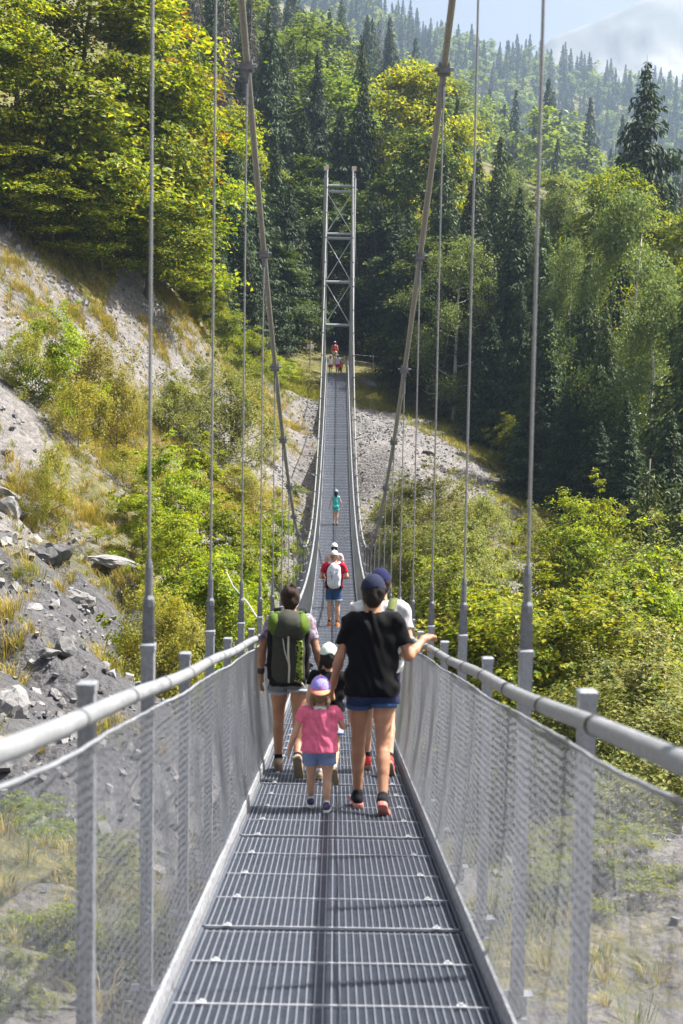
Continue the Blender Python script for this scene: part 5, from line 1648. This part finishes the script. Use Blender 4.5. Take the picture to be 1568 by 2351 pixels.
    # shoes
    for sd in (-1, 1):
        hip, knee, ank, fp = J[sd]
        td = np.array([0, math.cos(fp), math.sin(fp)]); fu = np.array([0, -math.sin(fp), math.cos(fp)]); sx_ = np.array([1., 0, 0])
        G = lambda x_, y_, z_: ank + sx_ * (x_ + sd * .12 * y_) + td * y_ + fu * (z_ - ANK)
        v, f = implicit([('c', G(0, -.045, .048), G(0, .05, .045), .036, .040), ('c', G(0, .05, .045), G(0, .135, .036), .040, .030), ('c', G(0, -.02, .06), G(0, -.012, .098), .041, .039), ('c', G(0, .02, .085), G(0, .1, .055), .03, .03)], min(vx, .009), .02,
                        lambda X, vol: np.maximum(vol, -((X - G(0, 0, .018)) @ fu)))
        shoe_o = child('shoe', v, f, CM[shoe])
        yy = np.array([-.088, -.08, -.05, 0, .05, .10, .14, .168, .178]); ww = np.array([.012, .028, .037, .036, .038, .043, .040, .026, .010])
        out = [(w, y_) for y_, w in zip(yy, ww)] + [(-w, y_) for y_, w in zip(yy[::-1], ww[::-1])]
        mm = len(out)
        vv = [G(a_, b_, .0) for a_, b_ in out] + [G(a_ * 1.06, b_ * 1.01, .016) for a_, b_ in out] + [G(a_ * 1.0, b_, .030) for a_, b_ in out]
        j = np.arange(mm); k = (j + 1) % mm
        f4 = np.concatenate([np.stack([i * mm + j, i * mm + k, (i + 1) * mm + k, (i + 1) * mm + j], -1) for i in (0, 1)])
        me = mesh_np('sole', np.array(vv), [f4, (j[::-1])[None], (j + 2 * mm)[None]], [CM[sole]])
        link('sole', me, shoe_o)
        if sock:
            c0, c1 = G(0, -.012, .09), ank + (knee - ank) * .13
            vv, ff, _ = tube_np([c0, (c0 + c1) / 2, c1], [.041, .039, .038], 14)
            child('sock', vv, ff, CM[sock])
    # hair
    hp = []
    HC = lambda a_, b_, c_: hc + np.array([a_, b_, c_]) * hs
    hp.append(('e', HC(0, -.006, .010), (.090 * hs, .107 * hs, .120 * hs)))
    hp.append(('c', HC(0, -.045, -.03), HC(0, -.045, -.075), .056 * hs, .040 * hs, (1.15, 1, 1)))
    if hair_style == 'bun':
        hp += [('e', HC(.0, -.122, .070), (.052 * hs, .044 * hs, .048 * hs)), ('e', HC(.022, -.10, .118), (.034 * hs, .030 * hs, .030 * hs))]
    if hair_style == 'long':
        hp += [('c', HC(0, -.07, -.02), HC(.01, -.085, -.22), .075 * hs, .045 * hs, (1.2, .6, 1)), ('c', HC(.01, -.085, -.22), HC(.02, -.075, -.34), .045 * hs, .015, (1.2, .6, 1))]
    if hair_style == 'ponytail':
        hp += [('c', HC(-.0, -.095, -.0), HC(-.02, -.13, -.05), .022 * hs, .032 * hs), ('c', HC(-.02, -.13, -.05), HC(-.03, -.11, -.17), .032 * hs, .012 * hs)]
    if hair_style == 'pigtails':
        for sd in (-1, 1):
            hp += [('c', HC(sd * .066, -.045, -.03), HC(sd * .074, -.07, -.09), .026 * hs, .022 * hs), ('c', HC(sd * .074, -.07, -.09), HC(sd * .068, -.078, -.155), .022 * hs, .007 * hs)]
    if hair_style == 'braid':
        hp += [('c', HC(-.066, -.05, -.03), HC(-.085, -.06, -.10), .024 * hs, .018 * hs), ('c', HC(-.085, -.06, -.10), HC(-.088, -.06, -.21), .018 * hs, .008 * hs)]
    def cut3(X, vol):
        q = (X - hc) / hs
        face = np.minimum(q[..., 1] - .030, .055 - q[..., 2])
        vol = np.maximum(vol, face * hs)
        side = np.minimum(np.minimum(q[..., 1] + .022, .035 - q[..., 2]), .2)
        return np.maximum(vol, side * hs)
    child('hair', *implicit(hp, vx * .9, .012, cut3, lambda X: .0022 * np.sin(X[..., 0] * 90 + 30 * X[..., 2]) + .002 * np.sin(X[..., 2] * 70 + X[..., 0] * 50)), CM[hair])
    if cap:
        tilt = .10
        def cut4(X, vol):
            q = (X - hc) / hs
            vol = np.maximum(vol, (.022 + (-tilt if not visor_back else tilt * .3) * q[..., 1] - q[..., 2]) * hs)
            if cap_gap:
                vol = np.maximum(vol, .030 * hs - np.linalg.norm((X - HC(.012, -.108, .030)) / np.array([1.0, 2.0, .62]), axis=-1))
            return vol
        cp = child('cap', *implicit([('e', HC(0, -.002, .016), (.094 * hs, .113 * hs, .124 * hs))], vx * .9, .01, cut4), CM[cap])
        sgn = -1 if visor_back else 1
        th = np.linspace(-1.25, 1.25, 17)
        inn = np.stack([np.sin(th) * .090, sgn * np.cos(th) * .100, np.full(17, .028)], 1)
        outr = np.stack([np.sin(th) * .097, sgn * (np.cos(th) * .100 + .068 * np.cos(th * 1.22) ** .6), np.full(17, .022) - .030 * np.cos(th)], 1)
        inn[:, 2] += (tilt if not visor_back else -.12) * -sgn * 0 ; V_ = np.concatenate([inn, outr, inn - [0, 0, .007], outr - [0, 0, .007]])
        i = np.arange(16)
        ff = np.concatenate([np.stack([i, i + 1, 18 + i, 17 + i], 1), np.stack([34 + i, 51 + i, 52 + i, 35 + i], 1), np.stack([17 + i, 18 + i, 52 + i, 51 + i], 1)])
        link('visor', mesh_np('visor', hc + V_ * hs, ff, [CM[visor or cap]], True), cp)
        link('cap_button', mesh_np('cap_button', *implicit([('e', HC(0, -.002, .142), (.010 * hs, .010 * hs, .006 * hs))], .003, .004), [CM[visor or cap]], True), cp)
    for sd in (-1, 1):
        child('eye', *implicit([('e', HC(sd * .030, .090, .006), (.012 * hs, .008 * hs, .008 * hs))], .004, .004), CM['eye'])
    if collar:
        for sd in (-1, 1):
            child('collar', *implicit([('e', O(sd * .05, -.055, 1.44), (.060, .035, .026), rotm((sd * .9, .35, -.25)).T[[1, 0, 2]].T)], .006, .01), CM[collar])
    if watch:
        sh, el, wr, _ = A[watch]
        d = (wr - el) / np.linalg.norm(wr - el)
        vv, ff, _ = tube_np([wr - d * .075, wr - d * .055, wr - d * .035, wr - d * .02], [.029, .034, .034, .030], 14)
        wch = child('watch', vv, ff, CM['watch'])
    if earring:
        child('earring', *implicit([('e', HC(.083, -.002, -.05), (.008, .008, .012))], .003, .004), CM['earring'])
    root['scale_s'] = s
    del root['scale_s']
    return root, s, dict(O=O, A=A, J=J, hc=hc, up=up, B=B, shx=shx)

def backpack(label, owner, s, F, kind):
    """stands on the wearer's back; its own thing"""
    O, up = F['O'], F['up']
    if kind == 'big':
        O = lambda x_, y_, z_, O_=F['O']: O_(x_, y_, z_ + .045)
    root = empty('backpack', owner.location, label, 'backpack')
    def part(nm, v, f, mt, par=None, smooth=True):
        return link(nm, mesh_np(nm, v, f, [CM[mt]], smooth), par or root, None, None, (s,) * 3 if par is None else None)
    wr = lambda X: .004 * np.sin(X[..., 2] * 30 + 8 * X[..., 0]) + .003 * np.sin(X[..., 0] * 45)
    def strap(pts, w, mt, nm='strap'):
        pts = np.array(pts)
        t_ = unit(np.gradient(pts, axis=0)); sx_ = np.broadcast_to([1., 0, 0], t_.shape); n_ = unit(np.cross(t_, sx_)); sd_ = unit(np.cross(n_, t_))
        V_ = np.stack([pts - sd_ * w / 2 - n_ * .006, pts + sd_ * w / 2 - n_ * .006, pts + sd_ * w / 2 + n_ * .006, pts - sd_ * w / 2 + n_ * .006], 1)
        n = len(pts); i, j = np.meshgrid(np.arange(n - 1), np.arange(4), indexing='ij'); k = (j + 1) % 4
        return part(nm, V_.reshape(-1, 3), np.stack([i * 4 + j, i * 4 + k, (i + 1) * 4 + k, (i + 1) * 4 + j], -1).reshape(-1, 4), mt)
    h = .010
    if kind == 'big':
        part('main_pocket', *implicit([('b', O(0, -.20, 1.075), (.155, .085, .26), .06), ('b', O(0, -.235, 1.0), (.13, .07, .17), .05)], h, .04, None, wr), 'packgrey')
        for sd in (-1, 1):
            part('side_pocket', *implicit([('b', O(sd * .155, -.19, 1.08), (.035, .07, .23), .03)], h, .02, None, wr), 'packblack')
        part('base_panel', *implicit([('b', O(0, -.20, .845), (.165, .09, .05), .04)], h, .02, None, wr), 'packblack')
        lid = part('lid', *implicit([('e', O(0, -.215, 1.36), (.150, .125, .125)), ('b', O(0, -.225, 1.30), (.135, .10, .075), .05)], h, .05, None, wr), 'packgrey')
        for sd in (-1, 1):
            part('lid_side', *implicit([('e', O(sd * .115, -.20, 1.345), (.072, .125, .115)), ('c', O(sd * .15, -.2, 1.3), O(sd * .155, -.19, 1.2), .03, .012)], h, .03, None, wr), 'green')
        part('lid_trim', *implicit([('c', O(-.11, -.22, 1.445), O(.11, -.22, 1.45), .022, .022), ('c', O(.10, -.30, 1.27), O(.15, -.26, 1.36), .014, .02)], h, .02), 'green')
        part('printed_panel', *implicit([('b', O(.098, -.300, 1.03), (.030, .012, .19), .010)], .007, .01, None, wr), 'lime')
        strap([O(0, -.335, 1.26), O(0, -.325, 1.1), O(.012, -.320, .98), O(.008, -.30, .84)], .018, 'cord', 'webbing')
        strap([O(-.05, -.325, 1.24), O(-.03, -.322, 1.12), O(.004, -.325, 1.02)], .010, 'cord', 'cord')
        strap([O(.06, -.30, .86), O(.10, -.31, .87), O(.135, -.29, .82), O(.145, -.27, .79)], .014, 'cord', 'cord')
        for sd in (-1, 1):
            strap([O(sd * .10, -.12, 1.42), O(sd * .115, -.03, 1.462), O(sd * .12, .08, 1.40), O(sd * .13, .125, 1.25), O(sd * .15, .06, 1.08), O(sd * .15, -.10, .98)], .06, 'packblack', 'shoulder_strap')
            strap([O(sd * .13, -.15, .93), O(sd * .19, -.05, .95), O(sd * .15, .08, .96), O(sd * .05, .135, .96)], .06, 'packblack', 'hip_belt')
    elif kind == 'white':
        part('main_pocket', *implicit([('e', O(0, -.175, 1.17), (.155, .11, .30)), ('b', O(0, -.17, 1.14), (.145, .085, .25), .08)], .014, .04, lambda X, vol: np.maximum(vol, (X[..., 1] + .09)), wr), 'packwhite')
        part('back_panel', *implicit([('b', O(0, -.115, 1.13), (.165, .030, .27), .03)], .014, .02), 'packblack')
        strap([O(-.16, -.17, 1.30), O(-.08, -.268, 1.25), O(0, -.29, 1.22), O(.08, -.268, 1.25), O(.16, -.17, 1.30)], .018, 'packblack', 'webbing')
        strap([O(-.05, -.288, 1.21), O(-.05, -.292, 1.12)], .012, 'packblack', 'zip_pull')
        for sd in (-1, 1):
            part('side_pocket', *implicit([('b', O(sd * .145, -.14, .97), (.035, .05, .10), .03)], .014, .02), 'packblack')
            strap([O(sd * .09, -.10, 1.44), O(sd * .11, -.03, 1.468), O(sd * .12, .09, 1.40), O(sd * .13, .13, 1.22), O(sd * .15, .05, 1.02), O(sd * .15, -.09, .95)], .07, 'packwhite', 'shoulder_strap')
    else:
        part('main_pocket', *implicit([('b', O(0, -.19, 1.12), (.155, .085, .23), .06), ('b', O(0, -.235, 1.05), (.13, .06, .13), .04)], h, .04, None, wr), 'forest')
        part('lid', *implicit([('b', O(0, -.19, 1.33), (.145, .09, .045), .04)], h, .03, None, wr), 'forest')
        for sd in (-1, 1):
            strap([O(sd * .09, -.12, 1.40), O(sd * .115, -.05, 1.472), O(sd * .12, .0, 1.475), O(sd * .125, .10, 1.38), O(sd * .13, .13, 1.22), O(sd * .15, .05, 1.05), O(sd * .15, -.12, .98)], .065, 'olive', 'shoulder_strap')
    return root

DOWN = (0, .25, -1)
# walker with the green backpack
w1, s1, F1 = person('woman with hair bun, floral top and grey denim shorts carrying a large green backpack', 1.66, -.40, 12.4, vox=.009, legs=((14, 8, 0), (-10, 38, -66)), skin='tan', shirt='floral', sleeve=.62, hem=.95,
                     boxy=(1.62, .008), shorts='denim_grey', short_len=.36, short_flare=.014, hem_roll='hem', shoe='shoe_tan', sole='sole_tan', sock='sock_black', hair='brown', hair_style='bun', watch=-1,
                     arms=(((-.075, -.05, -.25), (-.085, .0, -.49), DOWN), ((.075, -.04, -.255), (.13, .05, -.485), (.2, .3, -1))), rz=.03)
backpack('large green, grey and black hiking backpack on the woman with the bun', w1, s1, F1, 'big')
# woman in black at the right rail
w2, s2, F2 = person('woman in black T-shirt, denim shorts and navy cap, one hand on the right rail', 1.70, .275, 10.35, vox=.008, legs=((6, 3, 0), (-12, 20, -38)), skin='tan', shirt='black', sleeve=.66, hem=.845, loose=.006, boxy=(1.66, .012),
                     shorts='denim_dark', short_len=.36, short_flare=.008, hem_roll='denim', shoe='shoe_black', sole='sole_pink', sock=None, hair='hair', hair_style='short', cap='navy', cap_gap=True, earring=True,
                     arms=(((-.065, .0, -.26), (-.11, .11, -.475), (-.15, .45, -1)), ((.10, -.02, -.25), (.215, .165, -.15), (.55, .85, .12))))
# man beyond her
m1, s3, F3 = person('man in pale T-shirt and navy cap walking just beyond the woman in black', 1.80, .395, 12.6, vox=.010, female=False, build=1.02, legs=((10, 4, 0), (-8, 30, -50)), skin='fair', shirt='lightgrey', sleeve=.6, hem=.86, loose=.010, boxy=(1.68, .012),
                     shorts='purple', short_len=.75, shoe='shoe_red', sole='sole_tan', sock='sock_black', hair='brown', cap='navy_blue', arms=(((-.06, -.03, -.27), (-.02, .1, -.49), DOWN), ((.05, -.05, -.27), (-.02, .12, -.45), DOWN)))
backpack('dark green daypack with olive straps on the man beyond the woman in black', m1, s3, F3, 'green')
# girl in pink
c1, s4, F4 = person('small girl in pink shirt, blue shorts and flowered cap turned backwards, nearest the camera', .96, -.10, 10.2, vox=.0075, head_s=1.36, build=1.14, leg_s=.80, boxy=(1.62, .040), legs=((14, 6, 0), (-4, 8, -6)), skin='child', shirt='pink', sleeve=.50, hem=.90, loose=.014,
                     shorts='chambray', short_len=.50, short_flare=.022, shoe='shoe_navy', sole='sole_white', sock='sock_white', hair='blond', hair_style='pigtails', cap='capfloral', visor='orange', visor_back=True, collar='white',
                     arms=(((-.10, -.01, -.24), (-.17, .07, -.46), (-.25, .3, -1)), ((.09, .08, -.20), (.10, .26, -.24), (.1, .95, .0))))
# child in white cap
c2, s5, F5 = person('child in pale green cap and black top half hidden between the two women', 1.15, -.05, 11.9, vox=.009, head_s=1.25, build=1.06, leg_s=.90, boxy=(1.6, .015), legs=((10, 6, 0), (-12, 40, -62)), skin='child', shirt='black', sleeve=.4, hem=.95, loose=.015,
                     shorts='lightgrey', short_len=.62, short_flare=.02, hem_roll='denim', shoe='shoe_tan', sole='sole_tan', sock='sock_white', hair='hair', hair_style='braid', cap='mint', cap_gap=True,
                     arms=(((-.06, .02, -.26), (-.04, .14, -.44), DOWN), ((.07, .0, -.25), (.10, .10, -.46), DOWN)))
# man in red and the woman in front of him
m2, s6, F6 = person('man in red T-shirt, denim shorts and white cap standing mid bridge with a white backpack', 1.82, -.05, 34.4, vox=.013, female=False, legs=((2, 2, 0), (-2, 2, 0)), build=1.05, skin='fair', shirt='red', sleeve=.62, hem=.87, loose=.014, boxy=(1.72, .010),
                     shorts='denim', short_len=.74, short_flare=.014, hem_roll='hem', shoe='shoe_orange', sole='sole_pink', sock='sock_black', hair='blond', cap='capwhite',
                     arms=(((-.10, -.02, -.26), (-.01, .19, -.30), (.6, .8, .1)), ((.10, -.02, -.26), (.01, .19, -.30), (-.6, .8, .1))))
backpack('white backpack with black straps on the man in red', m2, s6, F6, 'white')
w3, s7, F7 = person('woman in pale pink top and white cap just ahead of the man in red', 1.72, -.06, 38.4, vox=.013, legs=((8, 5, 0), (-8, 12, -20)), skin='fair', shirt='palepink', sleeve=.55, shorts='lightgrey', hair='hair', hair_style='ponytail', cap='capwhite', shoe='shoe_navy',
                     sock='sock_white', arms=(((-.09, -.03, -.26), (-.05, .12, -.42), DOWN), ((.09, -.03, -.26), (.05, .12, -.42), DOWN)), loose=.01)
c3, s8, F8 = person('girl in turquoise playsuit and blue cap walking alone in the middle of the bridge', 1.37, -.06, 56.5, vox=.014, leg_s=.96, head_s=1.12, build=.92, legs=((6, 3, 0), (-6, 8, -10)), skin='fair', shirt='teal', sleeveless=True, hem=.95, shorts='teal', short_len=.45, short_flare=.022,
                     shoe='shoe_tan', sole='sole_tan', hair='brown', hair_style='long', cap='capblue', arms=(((-.09, -.03, -.25), (-.15, .0, -.48), (-.2, .1, -1)), ((.09, -.03, -.25), (.13, .04, -.46), (.1, .2, -1))))
# group at the far end
YF = 93.6
person('woman in coral sleeveless top and blue cap leaving the far end of the bridge', 1.60, at(768, 833, 100).x, 100, vox=.02, ground_z=H(at(768, 833, 100).x, 100), skin='fair', shirt='coral', sleeveless=True, shorts='lightgrey', short_len=.3, hair='hair', cap='capblue', legs=((8, 5, 0), (-6, 8, -10)))
person('child in white shirt and red shorts at the left rail of the far end', 1.30, at(758.6, 861, YF).x, YF - .4, vox=.02, leg_s=.93, boxy=(1.6, .02), head_s=1.18, skin='child', shirt='white', sleeve=.5, shorts='red_short', short_len=.5, short_flare=.02, hair='blond', hair_style='long', cap='capwhite', shoe='shoe_navy',
       arms=(((-.20, .05, -.10), (-.38, .12, -.06), (-1, .2, .1)), ((.07, -.02, -.25), (.08, .05, -.46), DOWN)), legs=((6, 4, 0), (-14, 40, -50)))
person('child in lavender shirt and red shorts in the middle of the far end', 1.30, at(774.6, 861, YF).x, YF - .3, vox=.02, leg_s=.93, boxy=(1.6, .02), head_s=1.18, skin='child', shirt='lavender', sleeve=.5, shorts='red_short', short_len=.55, short_flare=.02, hair='brown', cap='capwhite', shoe='shoe_tan',
       arms=(((-.07, -.02, -.25), (-.06, .08, -.45), DOWN), ((.15, -.02, -.18), (.30, .05, -.32), (.8, .3, -.5))), legs=((8, 4, 0), (-6, 10, -12)))
person('child in coral top reaching out to the right rail at the far end', 1.34, at(780, 851, 95.6).x, 95.6, vox=.02, leg_s=.93, boxy=(1.6, .02), head_s=1.18, ground_z=H(at(780, 851, 95.6).x, 95.6), skin='child', shirt='coral', sleeveless=True, shorts='purple', short_len=.55, hair='brown', cap='capwhite', shoe='shoe_navy',
       arms=(((-.07, -.02, -.25), (-.06, .08, -.45), DOWN), ((.20, .02, -.12), (.40, .05, -.18), (1, .1, .0))), legs=((8, 4, 0), (-6, 10, -12)))

# ------------------------------------------------------------------ haze
mb = MB()
zmin, zmax = min(float(GZ.min()), float(MZ.min())) - 1.0, max(float(MZ.max()), float(GZ.max())) + 6
mb.box((0, 1100, (zmin + zmax) / 2), (3700, 3100, zmax - zmin))
hz = bpy.data.materials.new('haze'); hz.use_nodes = True
hz.node_tree.nodes.clear()
ho = hz.node_tree.nodes.new('ShaderNodeOutputMaterial'); pv = hz.node_tree.nodes.new('ShaderNodeVolumePrincipled')
pv.inputs['Color'].default_value = (.55, .74, 1.0, 1); pv.inputs['Density'].default_value = .00026; pv.inputs['Anisotropy'].default_value = .35
hz.node_tree.links.new(pv.outputs[0], ho.inputs['Volume'])
link('haze', mb.mesh('haze', [hz]), label='pale blue summer haze filling the valley', cat='haze', kind='stuff')

print('haze top', zmax, float(GZ.max()), float(MZ.max()))
